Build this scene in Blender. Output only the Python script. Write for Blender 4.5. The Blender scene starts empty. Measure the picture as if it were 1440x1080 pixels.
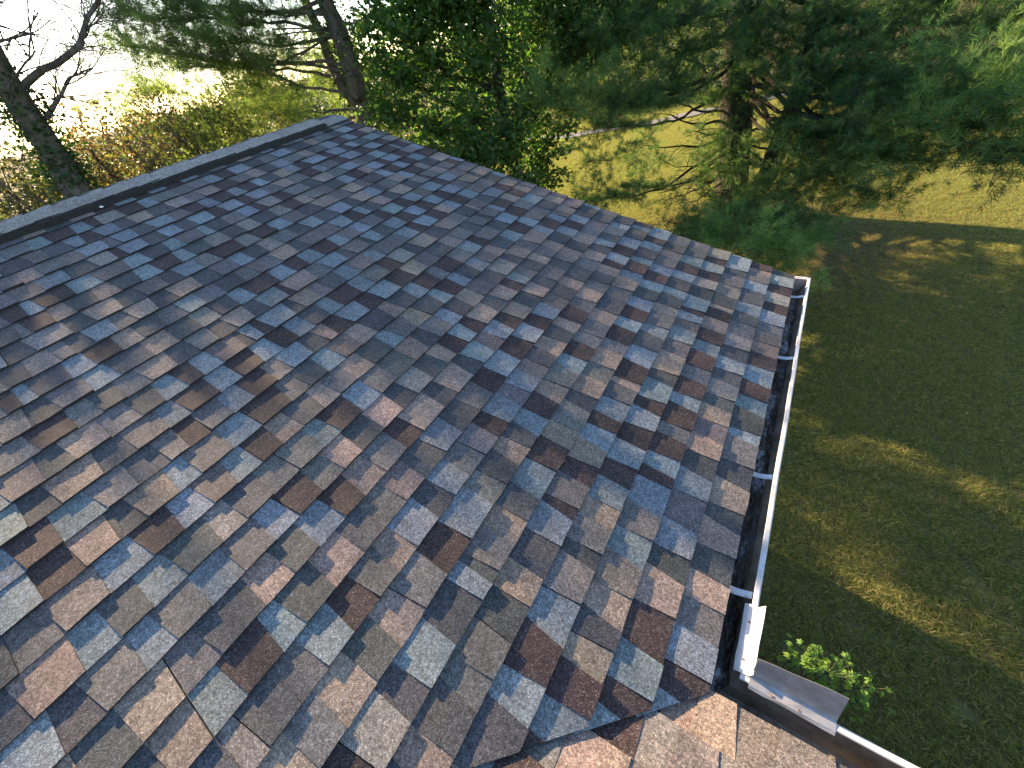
import bpy, bmesh, math, random
import numpy as np
from mathutils import Vector, Matrix

rng = np.random.default_rng(7)
random.seed(7)
scene = bpy.context.scene
col = scene.collection
R_ = math.radians

# ------------------------------------------------------------------ camera
CAM = np.array([-0.14266, -0.37221, 1.57680])
ROWS = np.array([[0.8391138, 0.5126621, -0.1818396],
                 [0.2386854, -0.6474063, -0.7238054],
                 [-0.4887917, 0.5639527, -0.6656125]])     # right, down, forward
FPX = 546.37
cd = bpy.data.cameras.new('camera')
cam = bpy.data.objects.new('camera', cd)
col.objects.link(cam)
M = Matrix.Identity(4)
for i in range(3):
    M[i][0] = ROWS[0][i]; M[i][1] = -ROWS[1][i]; M[i][2] = -ROWS[2][i]; M[i][3] = CAM[i]
cam.matrix_world = M
cd.sensor_width = 36.0
cd.lens = FPX / 1440 * 36
cd.clip_start = 0.02
cd.clip_end = 3000
scene.camera = cam

# ------------------------------------------------------------------ light
SUN_AZ, SUN_EL = 80.8, 22.6            # azimuth measured from +y towards -x
sd = np.array([-math.sin(R_(SUN_AZ)) * math.cos(R_(SUN_EL)), math.cos(R_(SUN_AZ)) * math.cos(R_(SUN_EL)), math.sin(R_(SUN_EL))])
world = bpy.data.worlds.new('World'); scene.world = world
world.use_nodes = True
wn = world.node_tree.nodes; wl = world.node_tree.links
bg = wn['Background']
sky = wn.new('ShaderNodeTexSky'); sky.sky_type = 'NISHITA'; sky.sun_disc = False
sky.sun_elevation = R_(SUN_EL)
sky.sun_rotation = math.atan2(sd[0], sd[1])
sky.air_density = 1.0; sky.dust_density = 0.5; sky.ozone_density = 1.0; sky.altitude = 200
wl.new(sky.outputs[0], bg.inputs['Color']); bg.inputs['Strength'].default_value = 0.088
sl = bpy.data.lights.new('sun', 'SUN'); sl.energy = 5.0; sl.angle = R_(0.55); sl.color = (1.0, 0.73, 0.44)
so = bpy.data.objects.new('sun', sl); col.objects.link(so)
so.rotation_euler = Vector(sd).to_track_quat('Z', 'Y').to_euler()
so.location = (-20, 5, 20)
vs = scene.view_settings
vs.view_transform = 'Standard'; vs.look = 'None'; vs.gamma = 1.0; vs.use_curve_mapping = False
vs.exposure = 2.2
scene.cycles.max_bounces = 8
scene.cycles.transparent_max_bounces = 8
scene.cycles.use_denoising = True

def P(px, py, d):
    """point at distance d along the sight line of photo pixel (px, py)"""
    v = ROWS.T @ np.array([(px - 720) / FPX, (py - 540) / FPX, 1.0])
    return CAM + d * v / np.linalg.norm(v)

# ------------------------------------------------------------------ helpers
def tag(o, label=None, cat=None, group=None, kind=None):
    if label: o['label'] = label
    if cat: o['category'] = cat
    if group: o['group'] = group
    if kind: o['kind'] = kind
    return o

def empty(name, loc, label=None, cat=None, group=None, kind=None):
    o = bpy.data.objects.new(name, None); col.objects.link(o)
    o.location = loc; o.empty_display_size = 0.1
    return tag(o, label, cat, group, kind)

def link(name, me, parent=None):
    o = bpy.data.objects.new(name, me); col.objects.link(o)
    if parent is not None:
        o.parent = parent
        base = Vector((0, 0, 0)); q = parent
        while q is not None:
            base += q.location; q = q.parent
        o.location = -base
    return o

def np_mesh(name, V, F, mats, rnd=None, fmat=None, smooth=False):
    """V (n,3); F (m,3) or (m,4)"""
    V = np.ascontiguousarray(V, dtype=np.float32); F = np.ascontiguousarray(F, dtype=np.int32)
    me = bpy.data.meshes.new(name)
    k = F.shape[1]
    me.vertices.add(len(V)); me.vertices.foreach_set('co', V.ravel())
    me.loops.add(F.size); me.loops.foreach_set('vertex_index', F.ravel())
    me.polygons.add(len(F)); me.polygons.foreach_set('loop_start', np.arange(0, F.size, k, dtype=np.int32))
    if fmat is not None: me.polygons.foreach_set('material_index', np.asarray(fmat, dtype=np.int32))
    if smooth: me.polygons.foreach_set('use_smooth', np.ones(len(F), dtype=bool))
    for m in (mats if isinstance(mats, (list, tuple)) else [mats]): me.materials.append(m)
    if rnd is not None:
        a = me.attributes.new('rnd', 'FLOAT', 'POINT'); a.data.foreach_set('value', np.asarray(rnd, dtype=np.float32))
    me.update(calc_edges=True); me.validate()
    return me

class MB:
    """collects quads / ngons for one mesh"""
    def __init__(s): s.v = []; s.f = []; s.m = []
    def add(s, vs_, fs, mi=0):
        b = len(s.v); s.v += [tuple(map(float, p)) for p in vs_]
        for f in fs: s.f.append([b + i for i in f]); s.m.append(mi)
    def box(s, lo, hi, mi=0):
        x0, y0, z0 = lo; x1, y1, z1 = hi
        s.add([(x0,y0,z0),(x1,y0,z0),(x1,y1,z0),(x0,y1,z0),(x0,y0,z1),(x1,y0,z1),(x1,y1,z1),(x0,y1,z1)],
              [(0,3,2,1),(4,5,6,7),(0,1,5,4),(1,2,6,5),(2,3,7,6),(3,0,4,7)], mi)
    def mesh(s, name, mats, smooth=False):
        me = bpy.data.meshes.new(name); me.from_pydata(s.v, [], s.f)
        for m in (mats if isinstance(mats, (list, tuple)) else [mats]): me.materials.append(m)
        me.polygons.foreach_set('material_index', s.m)
        if smooth: me.polygons.foreach_set('use_smooth', [True] * len(s.f))
        me.update(); return me
    def build(s, name, mats, parent=None, smooth=False): return link(name, s.mesh(name, mats, smooth), parent)

class Tubes:
    """collects tapered branches as quads"""
    def __init__(s): s.V = []; s.F = []; s.n = 0
    def add(s, pts, rad, sides=6):
        pts = np.asarray(pts, float); n = len(pts); rad = np.broadcast_to(np.asarray(rad, float), (n,))
        t = np.gradient(pts, axis=0); t /= np.linalg.norm(t, axis=1)[:, None] + 1e-9
        u = np.array([1.0, 0, 0]) if abs(t[0][0]) < 0.8 else np.array([0, 1.0, 0])
        ang = np.arange(sides) * 2 * math.pi / sides
        for i in range(n):
            u = u - t[i] * (u @ t[i]); u /= np.linalg.norm(u) + 1e-9
            w = np.cross(t[i], u)
            s.V.append(pts[i] + rad[i] * (np.cos(ang)[:, None] * u + np.sin(ang)[:, None] * w))
        k = np.arange(sides); k2 = (k + 1) % sides
        for i in range(n - 1):
            a = s.n + i * sides
            s.F.append(np.stack([a + k, a + k2, a + sides + k2, a + sides + k], 1))
        s.n += n * sides
    def build(s, name, mat, parent=None):
        return link(name, np_mesh(name, np.concatenate(s.V), np.concatenate(s.F), mat, smooth=True), parent)

def curve(pts, n=10, wob=0.0):
    """smooth curve through control points"""
    pts = np.asarray(pts, float)
    if len(pts) == 2: pts = np.stack([pts[0], pts.mean(0), pts[1]])
    ext = np.vstack([2 * pts[0] - pts[1], pts, 2 * pts[-1] - pts[-2]])
    out = []
    m = len(pts) - 1
    for i in range(m):
        p0, p1, p2, p3 = ext[i:i + 4]
        for t in np.linspace(0, 1, max(2, n // m), endpoint=False):
            out.append(0.5 * ((2 * p1) + (-p0 + p2) * t + (2 * p0 - 5 * p1 + 4 * p2 - p3) * t * t + (-p0 + 3 * p1 - 3 * p2 + p3) * t ** 3))
    out.append(pts[-1]); out = np.array(out)
    if wob: out[1:-1] += rng.normal(0, wob, (len(out) - 2, 3))
    return out

# ------------------------------------------------------------------ materials
def mat(name):
    m = bpy.data.materials.new(name); m.use_nodes = True
    nt = m.node_tree; b = nt.nodes['Principled BSDF']
    return m, nt, b
def N(nt, t, **kw):
    n = nt.nodes.new(t)
    for k, v in kw.items(): setattr(n, k, v)
    return n
def ramp(nt, src, stops):
    r = N(nt, 'ShaderNodeValToRGB'); e = r.color_ramp.elements
    while len(e) < len(stops): e.new(0.5)
    for i, (p, c) in enumerate(stops):
        e[i].position = p; e[i].color = (c, c, c, 1) if isinstance(c, (int, float)) else (*c, 1)
    nt.links.new(src, r.inputs[0]); return r.outputs[0]
def mixc(nt, fac, a, b, mode='MIX'):
    m = N(nt, 'ShaderNodeMix', data_type='RGBA', blend_type=mode)
    for s, v in ((m.inputs[0], fac), (m.inputs[6], a), (m.inputs[7], b)):
        if hasattr(v, 'node'): nt.links.new(v, s)
        elif isinstance(v, (int, float)): s.default_value = v
        else: s.default_value = (*v, 1)
    return m.outputs[2]
def noise(nt, scale, detail=4, rough=0.55, vec=None, dist=0.0):
    n = N(nt, 'ShaderNodeTexNoise'); n.inputs['Scale'].default_value = scale; n.inputs['Detail'].default_value = detail
    n.inputs['Roughness'].default_value = rough; n.inputs['Distortion'].default_value = dist
    if vec is not None: nt.links.new(vec, n.inputs['Vector'])
    return n.outputs['Fac']
def posn(nt): return N(nt, 'ShaderNodeNewGeometry').outputs['Position']
def mapped(nt, vec, scale):
    m = N(nt, 'ShaderNodeMapping'); m.inputs['Scale'].default_value = scale; nt.links.new(vec, m.inputs[0]); return m.outputs[0]
def bump(nt, b, h, strength, dist):
    n = N(nt, 'ShaderNodeBump'); n.inputs['Strength'].default_value = strength; n.inputs['Distance'].default_value = dist
    nt.links.new(h, n.inputs['Height']); nt.links.new(n.outputs[0], b.inputs['Normal'])

def shingle_material():
    m, nt, b = mat('asphalt_shingle_granules')
    pos = posn(nt)
    a = N(nt, 'ShaderNodeAttribute', attribute_name='tint')
    def cells(scale):
        v = N(nt, 'ShaderNodeTexVoronoi'); v.inputs['Scale'].default_value = scale; nt.links.new(pos, v.inputs['Vector'])
        s = N(nt, 'ShaderNodeSeparateColor'); nt.links.new(v.outputs['Color'], s.inputs[0]); return v, s
    v1, s1 = cells(350); v2, s2 = cells(150)
    g1 = ramp(nt, s1.outputs[0], [(0.0, 0.50), (0.35, 0.80), (0.72, 1.06), (0.93, 1.45), (1.0, 2.0)])
    g2 = ramp(nt, s2.outputs[0], [(0.0, 0.66), (0.5, 1.0), (1.0, 1.34)])
    c = mixc(nt, 1.0, a.outputs['Color'], g1, 'MULTIPLY')
    c = mixc(nt, 1.0, c, g2, 'MULTIPLY')
    # stray granules of the other blend colours
    sp = ramp(nt, s1.outputs[1], [(0.0, 0.0), (0.84, 0.0), (0.88, 1.0)])
    stray = ramp(nt, s1.outputs[2], [(0.0, (0.025, 0.025, 0.03)), (0.4, (0.14, 0.15, 0.165)), (0.75, (0.26, 0.21, 0.17)), (1.0, (0.36, 0.37, 0.38))])
    f = N(nt, 'ShaderNodeMath', operation='MULTIPLY'); nt.links.new(sp, f.inputs[0]); f.inputs[1].default_value = 0.40
    c = mixc(nt, f.outputs[0], c, stray)
    w = ramp(nt, noise(nt, 5.0, 5, 0.6, pos), [(0.3, 0.80), (0.7, 1.16)])
    c = mixc(nt, 1.0, c, w, 'MULTIPLY')
    w2 = ramp(nt, noise(nt, 34.0, 3, 0.6, pos), [(0.3, 0.86), (0.7, 1.12)])
    c = mixc(nt, 1.0, c, w2, 'MULTIPLY')
    nt.links.new(c, b.inputs['Base Color'])
    b.inputs['Roughness'].default_value = 0.86; b.inputs['Specular IOR Level'].default_value = 0.35
    ad = N(nt, 'ShaderNodeMath', operation='ADD'); nt.links.new(v1.outputs['Distance'], ad.inputs[0]); nt.links.new(s1.outputs[0], ad.inputs[1])
    bump(nt, b, ad.outputs[0], 0.55, 0.0022)
    return m
M_SH = shingle_material()
M_EDGE = None

def simple(name, c, rough=0.6, metal=0.0, var=None, vscale=8.0, bmp=0.0, spec=0.5):
    m, nt, b = mat(name)
    if var is not None:
        f = ramp(nt, noise(nt, vscale, 6, 0.62, posn(nt)), [(0.36, 0.0), (0.66, 1.0)])
        nt.links.new(mixc(nt, f, c, var), b.inputs['Base Color'])
        if bmp: bump(nt, b, f, bmp, 0.004)
    else: b.inputs['Base Color'].default_value = (*c, 1)
    b.inputs['Roughness'].default_value = rough; b.inputs['Metallic'].default_value = metal
    b.inputs['Specular IOR Level'].default_value = spec
    return m
M_WHITE = simple('white_aluminium', (0.52, 0.53, 0.56), 0.38, 0.0, (0.40, 0.39, 0.385), 26.0)
M_INNER = simple('stained_gutter_inside', (0.11, 0.085, 0.06), 0.5, 0.0, (0.28, 0.235, 0.185), 11.0, 0.2)
M_GALV = simple('mill_aluminium', (0.46, 0.46, 0.48), 0.42, 0.6, (0.34, 0.335, 0.33), 30.0)
M_STRAP = simple('bright_strap', (0.66, 0.67, 0.70), 0.35, 0.2, (0.5, 0.5, 0.52), 40.0)
M_GUARD = simple('weathered_aluminium', (0.36, 0.36, 0.375), 0.4, 0.25, (0.26, 0.25, 0.245), 22.0)
M_SCREW = simple('rusty_screw', (0.13, 0.075, 0.05), 0.7)
M_EDGE = simple('cut_asphalt_edge', (0.014, 0.013, 0.013), 0.9, 0, (0.035, 0.033, 0.033), 160)
M_DECK = simple('roof_deck', (0.035, 0.03, 0.028), 0.9)
M_VENT = simple('black_vent_mesh', (0.012, 0.012, 0.013), 0.9, 0, (0.03, 0.03, 0.028), 60)
M_SIDING = simple('pale_siding', (0.62, 0.60, 0.55), 0.6, 0, (0.54, 0.52, 0.48), 3)
M_LINT = simple('pale_lint', (0.75, 0.75, 0.72), 0.9)

def sludge_material():
    m, nt, b = mat('wet_gutter_sludge')
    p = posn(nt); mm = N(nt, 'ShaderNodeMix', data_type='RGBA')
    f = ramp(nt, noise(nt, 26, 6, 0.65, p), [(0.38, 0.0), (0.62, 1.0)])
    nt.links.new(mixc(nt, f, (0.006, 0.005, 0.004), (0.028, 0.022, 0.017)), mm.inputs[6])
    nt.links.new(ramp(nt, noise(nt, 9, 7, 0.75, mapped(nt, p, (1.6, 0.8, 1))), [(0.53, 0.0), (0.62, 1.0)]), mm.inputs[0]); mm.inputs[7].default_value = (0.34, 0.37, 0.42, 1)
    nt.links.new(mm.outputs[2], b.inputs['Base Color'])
    nt.links.new(ramp(nt, noise(nt, 15, 5, 0.7, p), [(0.46, 0.06), (0.6, 0.75)]), b.inputs['Roughness'])
    bump(nt, b, noise(nt, 55, 5, 0.6, p), 0.5, 0.01)
    return m
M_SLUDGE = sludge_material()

def bark(name, a, c, scale=9.0):
    m, nt, b = mat(name)
    p = mapped(nt, posn(nt), (1, 1, 0.22))
    f = noise(nt, scale, 8, 0.7, p, 0.4)
    nt.links.new(mixc(nt, ramp(nt, f, [(0.35, 0.0), (0.65, 1.0)]), a, c), b.inputs['Base Color'])
    b.inputs['Roughness'].default_value = 0.95; b.inputs['Specular IOR Level'].default_value = 0.15
    bump(nt, b, f, 0.9, 0.03); return m
M_BARK_PINE = bark('pine_bark', (0.018, 0.015, 0.012), (0.062, 0.052, 0.043))
M_BARK_GREY = bark('grey_bark', (0.055, 0.046, 0.038), (0.17, 0.145, 0.12), 12)
M_BARK_DARK = bark('dark_bark', (0.025, 0.02, 0.016), (0.085, 0.07, 0.055), 12)

def leafmat(name, stops, trans=0.4, rough=0.55, tcol=(1.0, 1.15, 0.45)):
    m, nt, b = mat(name)
    a = N(nt, 'ShaderNodeAttribute', attribute_name='rnd')
    c = ramp(nt, a.outputs['Fac'], stops)
    nt.links.new(c, b.inputs['Base Color'])
    b.inputs['Roughness'].default_value = rough; b.inputs['Specular IOR Level'].default_value = 0.3
    t = N(nt, 'ShaderNodeBsdfTranslucent')
    nt.links.new(mixc(nt, 1.0, c, tuple(2.2 * x for x in tcol), 'MULTIPLY'), t.inputs['Color'])
    mx = N(nt, 'ShaderNodeMixShader'); mx.inputs[0].default_value = trans
    nt.links.new(b.outputs[0], mx.inputs[1]); nt.links.new(t.outputs[0], mx.inputs[2])
    nt.links.new(mx.outputs[0], nt.nodes['Material Output'].inputs['Surface'])
    return m
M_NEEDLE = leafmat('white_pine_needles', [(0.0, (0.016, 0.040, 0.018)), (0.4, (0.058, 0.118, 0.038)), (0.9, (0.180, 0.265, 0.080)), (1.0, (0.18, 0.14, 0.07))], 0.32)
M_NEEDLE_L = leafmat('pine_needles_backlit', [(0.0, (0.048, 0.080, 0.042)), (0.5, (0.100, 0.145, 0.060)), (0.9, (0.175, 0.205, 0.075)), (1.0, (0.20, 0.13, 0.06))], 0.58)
M_LEAF = leafmat('maple_leaves', [(0.0, (0.028, 0.064, 0.022)), (0.5, (0.064, 0.122, 0.034)), (0.93, (0.140, 0.195, 0.044)), (1.0, (0.26, 0.16, 0.11))], 0.5)
M_AUTUMN = leafmat('autumn_leaves', [(0.0, (0.035, 0.055, 0.022)), (0.4, (0.075, 0.085, 0.028)), (0.62, (0.105, 0.090, 0.052)), (0.82, (0.10, 0.062, 0.045)), (1.0, (0.26, 0.20, 0.05))], 0.38, tcol=(1.0, 0.95, 0.5))
M_IVY = leafmat('ivy_leaves', [(0.0, (0.014, 0.032, 0.014)), (1.0, (0.055, 0.095, 0.030))], 0.25)
M_WEED = leafmat('weed_leaves', [(0.0, (0.07, 0.15, 0.03)), (0.7, (0.17, 0.27, 0.05)), (1.0, (0.34, 0.32, 0.05))], 0.42)
M_FAR = leafmat('far_foliage', [(0.0, (0.030, 0.055, 0.022)), (0.5, (0.060, 0.090, 0.028)), (1.0, (0.125, 0.125, 0.040))], 0.36)
M_GRASS = leafmat('grass_blades', [(0.0, (0.095, 0.135, 0.044)), (0.5, (0.185, 0.208, 0.066)), (0.85, (0.265, 0.240, 0.098)), (1.0, (0.36, 0.29, 0.16))], 0.45, tcol=(1.0, 1.0, 0.5))
M_LITTER = leafmat('needle_litter', [(0.0, (0.07, 0.038, 0.018)), (1.0, (0.19, 0.11, 0.05))], 0.1)
M_DEAD = leafmat('fallen_leaves', [(0.0, (0.16, 0.09, 0.045)), (0.6, (0.30, 0.21, 0.12)), (1.0, (0.46, 0.41, 0.30))], 0.1)

# ------------------------------------------------------------------ ground
def ground_h(x, y):
    x = np.asarray(x, float); y = np.asarray(y, float)
    d = np.hypot(x, y)
    h = -3.0 + 0.05 * np.sin(x * 0.55 + 1) * np.cos(y * 0.43) + 0.03 * np.sin(x * 1.3 + y * 0.9)
    h = h - 0.05 * np.clip(-x - 12, 0, 160)
    h = h - 0.018 * np.clip(y - 18, 0, 40)
    t = np.clip((d - 120) / 260, 0, 1); s = t * t * (3 - 2 * t)
    az = np.arctan2(-x, y)
    return h + s * np.where(az > R_(58), 3.0, 14.0) * (0.8 + 0.2 * np.sin(az * 9))
def _fall(nt, v, a, b):
    m = N(nt, 'ShaderNodeMapRange'); nt.links.new(v, m.inputs[0]); m.inputs[1].default_value = a; m.inputs[2].default_value = b; m.inputs[3].default_value = 0.9; m.inputs[4].default_value = 0.0
    return m.outputs[0]
def make_ground():
    rr = np.concatenate([np.linspace(0, 30, 61)[1:], np.geomspace(31, 2200, 60)])
    aa = np.linspace(0, 2 * math.pi, 145)[:-1]
    Rr, A = np.meshgrid(rr, aa, indexing='ij')
    X = (Rr * np.cos(A)).ravel(); Y = (Rr * np.sin(A)).ravel()
    V = np.vstack([[0, 0, ground_h(0, 0)], np.stack([X, Y, ground_h(X, Y)], 1)])
    na = len(aa); F = []
    k = np.arange(na); k2 = (k + 1) % na
    for i in range(len(rr) - 1):
        a = 1 + i * na
        F.append(np.stack([a + k, a + na + k, a + na + k2, a + k2], 1))
    fan = np.stack([np.zeros(na, int), 1 + k, 1 + k2, 1 + k2], 1)
    m, nt, b = mat('lawn_soil')
    p = posn(nt)
    f1 = ramp(nt, noise(nt, 0.55, 6, 0.6, p), [(0.32, 0.0), (0.68, 1.0)])
    f2 = ramp(nt, noise(nt, 9, 6, 0.7, p), [(0.35, 0.0), (0.65, 1.0)])
    c = mixc(nt, f1, (0.125, 0.145, 0.050), (0.170, 0.170, 0.068))
    c = mixc(nt, f2, c, (0.115, 0.092, 0.048))
    vd = N(nt, 'ShaderNodeVectorMath', operation='DISTANCE'); nt.links.new(p, vd.inputs[0]); vd.inputs[1].default_value = (-0.9, 9.9, -3)
    md_ = N(nt, 'ShaderNodeMath', operation='MULTIPLY_ADD'); nt.links.new(noise(nt, 0.9, 4, .6, p), md_.inputs[0]); md_.inputs[1].default_value = 3.0; nt.links.new(vd.outputs['Value'], md_.inputs[2])
    c = mixc(nt, ramp(nt, N(nt, 'ShaderNodeMapRange').outputs[0], [(0, 0), (1, 1)]) if False else _fall(nt, md_.outputs[0], 3.0, 5.2), c, (0.120, 0.070, 0.036))
    nt.links.new(c, b.inputs['Base Color']); b.inputs['Roughness'].default_value = 1.0; b.inputs['Specular IOR Level'].default_value = 0.05
    bump(nt, b, noise(nt, 40, 4, 0.7, p), 0.7, 0.03)
    V4 = np.concatenate(F)
    me = np_mesh('ground', V, V4, m, smooth=True)
    o = link('ground', me); tag(o, kind='structure')
    # central fan (under the house)
    me2 = np_mesh('ground_under_house', V[:na + 1], np.stack([np.zeros(na, int), 1 + k, 1 + k2], 1), m)
    o2 = link('ground_under_house', me2, o); o2.location = (0, 0, 0)
    return o
ground = make_ground()

# gravel drive far behind the pines
def make_road():
    c = curve([P(1560, 62, 30), P(1440, 72, 31), P(1250, 90, 29.5), P(985, 184, 24.5), P(890, 215, 24), P(700, 240, 26)], 40)
    c[:, 2] = 0
    t = np.gradient(c, axis=0); t /= np.linalg.norm(t, axis=1)[:, None]
    n = np.stack([-t[:, 1], t[:, 0], 0 * t[:, 0]], 1)
    V = []; F = []
    for i in range(len(c)):
        for s in (-0.55, -0.2, 0.2, 0.55):
            q = c[i] + n[i] * s; q[2] = ground_h(q[0], q[1]) + 0.05; V.append(q)
    for i in range(len(c) - 1):
        for j in range(3): F.append((i * 4 + j, i * 4 + j + 1, i * 4 + j + 5, i * 4 + j + 4))
    m = simple('gravel', (0.10, 0.10, 0.102), 0.95, 0, (0.17, 0.165, 0.155), 6)
    tag(link('driveway', np_mesh('driveway', np.array(V), np.array(F), m, smooth=True)), kind='structure')
make_road()

# ------------------------------------------------------------------ house
TH = 0.30017; CT, ST = math.cos(TH), math.sin(TH)
EXPO = 0.143; LEN = 2.570; SR = 4.23            # exposure, rake position, slope length to the ridge
def MP(s, y, n=0.0): return np.array([-s * CT + n * ST, y, s * ST + n * CT])       # main slope
def WP(s, x, n=0.0): return np.array([x, -s * CT + n * ST, s * ST + n * CT])       # wing slope

house = empty('house', (-2.0, 0, -3.0), 'house with a multicoloured shingle roof and open white gutters around an inside corner', 'house')
def deck(name, poly, parent):
    mb = MB(); n = len(poly)
    top = [p[0] for p in poly]; bot = [p[1] for p in poly]
    mb.add(top + bot, [tuple(range(n)), tuple(range(2 * n - 1, n - 1, -1))] + [(i, i + n, (i + 1) % n + n, (i + 1) % n) for i in range(n)])
    return mb.build(name, M_DECK, parent)
def pr(f, s, y): return (f(s, y, 0.0), f(s, y, -0.022))
main_roof = deck('main_roof', [pr(MP, 0.012, -0.012 * CT), pr(MP, 0.012, LEN - 0.006), pr(MP, SR, LEN - 0.006), pr(MP, SR, -SR * CT)], house)
wing_roof = deck('wing_roof', [pr(WP, 0.012, 3.4), pr(WP, 0.012, -0.012 * CT), pr(WP, SR, -SR * CT), pr(WP, SR, 3.4)], house)
main_roof['label'] = 'main slope of blue, tan, grey and dark brown shingles'
wing_roof['label'] = 'lower corner slope catching warm sunlight'
# far side of the ridge
xr = -SR * CT; zr = SR * ST
rb = MB()
rb.add([(xr, LEN, zr), (xr, -SR * CT, zr), (2 * xr, -SR * CT, 0), (2 * xr, LEN, 0)], [(0, 1, 2, 3)])
rb.add([(3.4, -SR * CT, zr), (xr, -SR * CT, zr), (xr * 2, -2 * SR * CT, 0), (3.4, -2 * SR * CT, 0)], [(0, 3, 2, 1)])
rear = rb.build('rear_roof', M_SH, house)
ca = rear.data.color_attributes.new('tint', 'FLOAT_COLOR', 'POINT')
for d in ca.data: d.color = (0.11, 0.11, 0.115, 1)

PAL = {'blue': (0.168, 0.198, 0.220), 'brown': (0.046, 0.030, 0.031), 'tan': (0.240, 0.182, 0.150),
       'grey': (0.126, 0.118, 0.119), 'slate': (0.061, 0.064, 0.069), 'mauve': (0.138, 0.112, 0.108), 'light': (0.198, 0.180, 0.165)}
NEXT = {'blue': (('brown', 5.5), ('grey', 1.6), ('slate', 3), ('mauve', .6)), 'brown': (('blue', 6), ('grey', 2), ('tan', 1.6), ('light', .6)),
        'tan': (('slate', 4), ('grey', 2.6), ('blue', 1.2), ('brown', 1.0), ('mauve', .8)), 'grey': (('tan', 3), ('slate', 2.2), ('blue', 3.2), ('brown', 1.8), ('mauve', .6), ('grey', .8)),
        'slate': (('tan', 3.2), ('grey', 2), ('blue', 3), ('light', .8)), 'mauve': (('grey', 2), ('blue', 2.5), ('slate', 2.5), ('tan', .6)),
        'light': (('slate', 2.5), ('grey', 1.5), ('brown', 1.5))}
def nextcol(c):
    ks, ws = zip(*NEXT[c]); return random.choices(ks, ws)[0]

def vlift(f, s, y):
    if f is MP: d = (y + s * CT) * 0.7071; return 0.010 * max(0.0, 1 - max(0.0, d) / 0.35)
    d = (y + s * CT) * 0.7071; return -0.005 * max(0.0, 1 - max(0.0, d) / 0.12)
def piece(f, s0, y0, y1, d0, d1, raised, jit):
    """one shingle tab: butt edge y0..y1 at s0, top edge shifted by d0,d1; returns (verts, quads)"""
    ss = (s0, s0 + 0.07, s0 + EXPO + 0.03)
    hb = (0.0142 if raised else 0.0094); bb = 0.0042 if raised else 0.0036
    hs = (hb, 0.5 * (hb + 0.0035) + 0.0005, 0.0022)
    lift = random.gauss(0, 0.0007) + (0.0035 if random.random() < 0.06 else 0)
    V = []
    for i, s in enumerate(ss):
        k = (s - s0) / (EXPO + 0.03)
        for t in (0, 0.5, 1):
            y = (y0 + d0 * k) * (1 - t) + (y1 + d1 * k) * t
            h = hs[i] + (random.gauss(0, 0.0005) + lift * (1 + 0.6 * (t - 0.5)) if i == 0 else 0)
            sj = random.gauss(0, 0.0011) + jit if i == 0 else 0
            V.append(f(s + sj, y, h + vlift(f, s, y)))
    for t in (0, 0.5, 1):                                   # underside of the butt
        y = y0 * (1 - t) + y1 * t
        V.append(f(s0 + 0.0015 + jit, y, bb * 0.5))
    for y in (y0 + d0, y1 + d1): V.append(f(ss[2], y, -0.0005))
    Q = [(0, 1, 4, 3), (1, 2, 5, 4), (3, 4, 7, 6), (4, 5, 8, 7), (9, 10, 1, 0), (10, 11, 2, 1),
         (9, 0, 3, 12), (3, 6, 12), (11, 13, 5, 2), (5, 13, 8)]
    return V, Q

def clip(V, Q, co, no):
    bm = bmesh.new(); vs_ = [bm.verts.new(v) for v in V]
    for q in Q: bm.faces.new([vs_[i] for i in q])
    bmesh.ops.bisect_plane(bm, geom=bm.verts[:] + bm.edges[:] + bm.faces[:], plane_co=co, plane_no=no, clear_outer=True)
    # give the cut edge a thickness
    es = [e for e in bm.edges if len(e.link_faces) == 1 and all(abs((v.co - Vector(co)).dot(Vector(no))) < 1e-5 for v in e.verts)]
    if es:
        r = bmesh.ops.extrude_edge_only(bm, edges=es)
        for v in r['geom']:
            if isinstance(v, bmesh.types.BMVert): v.co.z -= 0.017
    bm.verts.index_update(); bm.normal_update()
    V2 = [tuple(v.co) for v in bm.verts]; Q2 = [tuple(v.index for v in f.verts) for f in bm.faces]
    bm.free(); return V2, Q2

pieces = []                                                  # (slope, verts, faces, colour)
def course(slope, f, i, a, b, cut_lo=None):
    s0 = i * EXPO
    y = a - random.uniform(0, 0.12); raised = random.random() < 0.5; c = random.choice(list(PAL)); d = random.uniform(-0.015, 0.015)
    strip = random.uniform(0.2, 1.0); jit = random.gauss(0, 0.0012)
    while y < b - 0.001:
        w = random.choices((random.uniform(0.045, 0.075), random.uniform(0.088, 0.122), random.uniform(0.122, 0.15)), (0.7, 8, 1.5))[0]
        y1 = y + w
        if b - y1 < 0.04: y1 = b + random.gauss(0, 0.0025)
        last = y1 >= b - 0.01
        d1 = 0 if last else (0.022 if raised else -0.022) * random.uniform(0.2, 1.0)
        V, Q = piece(f, s0, y, y1, d, d1, raised, jit)
        c = nextcol(c)
        if slope == 'wing' and random.random() < 0.55: c = random.choice(('tan', 'tan', 'mauve', 'light'))  # wing tabs skewed tan, so their tint carries part of the sun's warmth
        k = random.uniform(0.84, 1.16); tint = tuple(max(0.0, v * k * random.uniform(0.95, 1.05)) for v in PAL[c])
        if cut_lo is not None:
            V, Q = cut_lo(V, Q)
        if Q: pieces.append((slope, V, Q, tint))
        strip -= w
        if strip < 0:
            strip = 1.0; y = y1 + 0.003; jit = random.gauss(0, 0.0012)
        else: y = y1
        raised = not raised; d = d1
for i in range(30):
    s0 = i * EXPO
    vy = -s0 * CT
    jog = -0.012 + random.uniform(-0.012, 0.010)
    cut = lambda V, Q: clip(V, Q, (0.0, jog, 0.0), (0.7071, -0.7071, 0.0)) if min(v[1] - v[0] for v in V) < jog else (V, Q)
    course('main', MP, i, vy - 0.26, LEN, cut)
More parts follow.
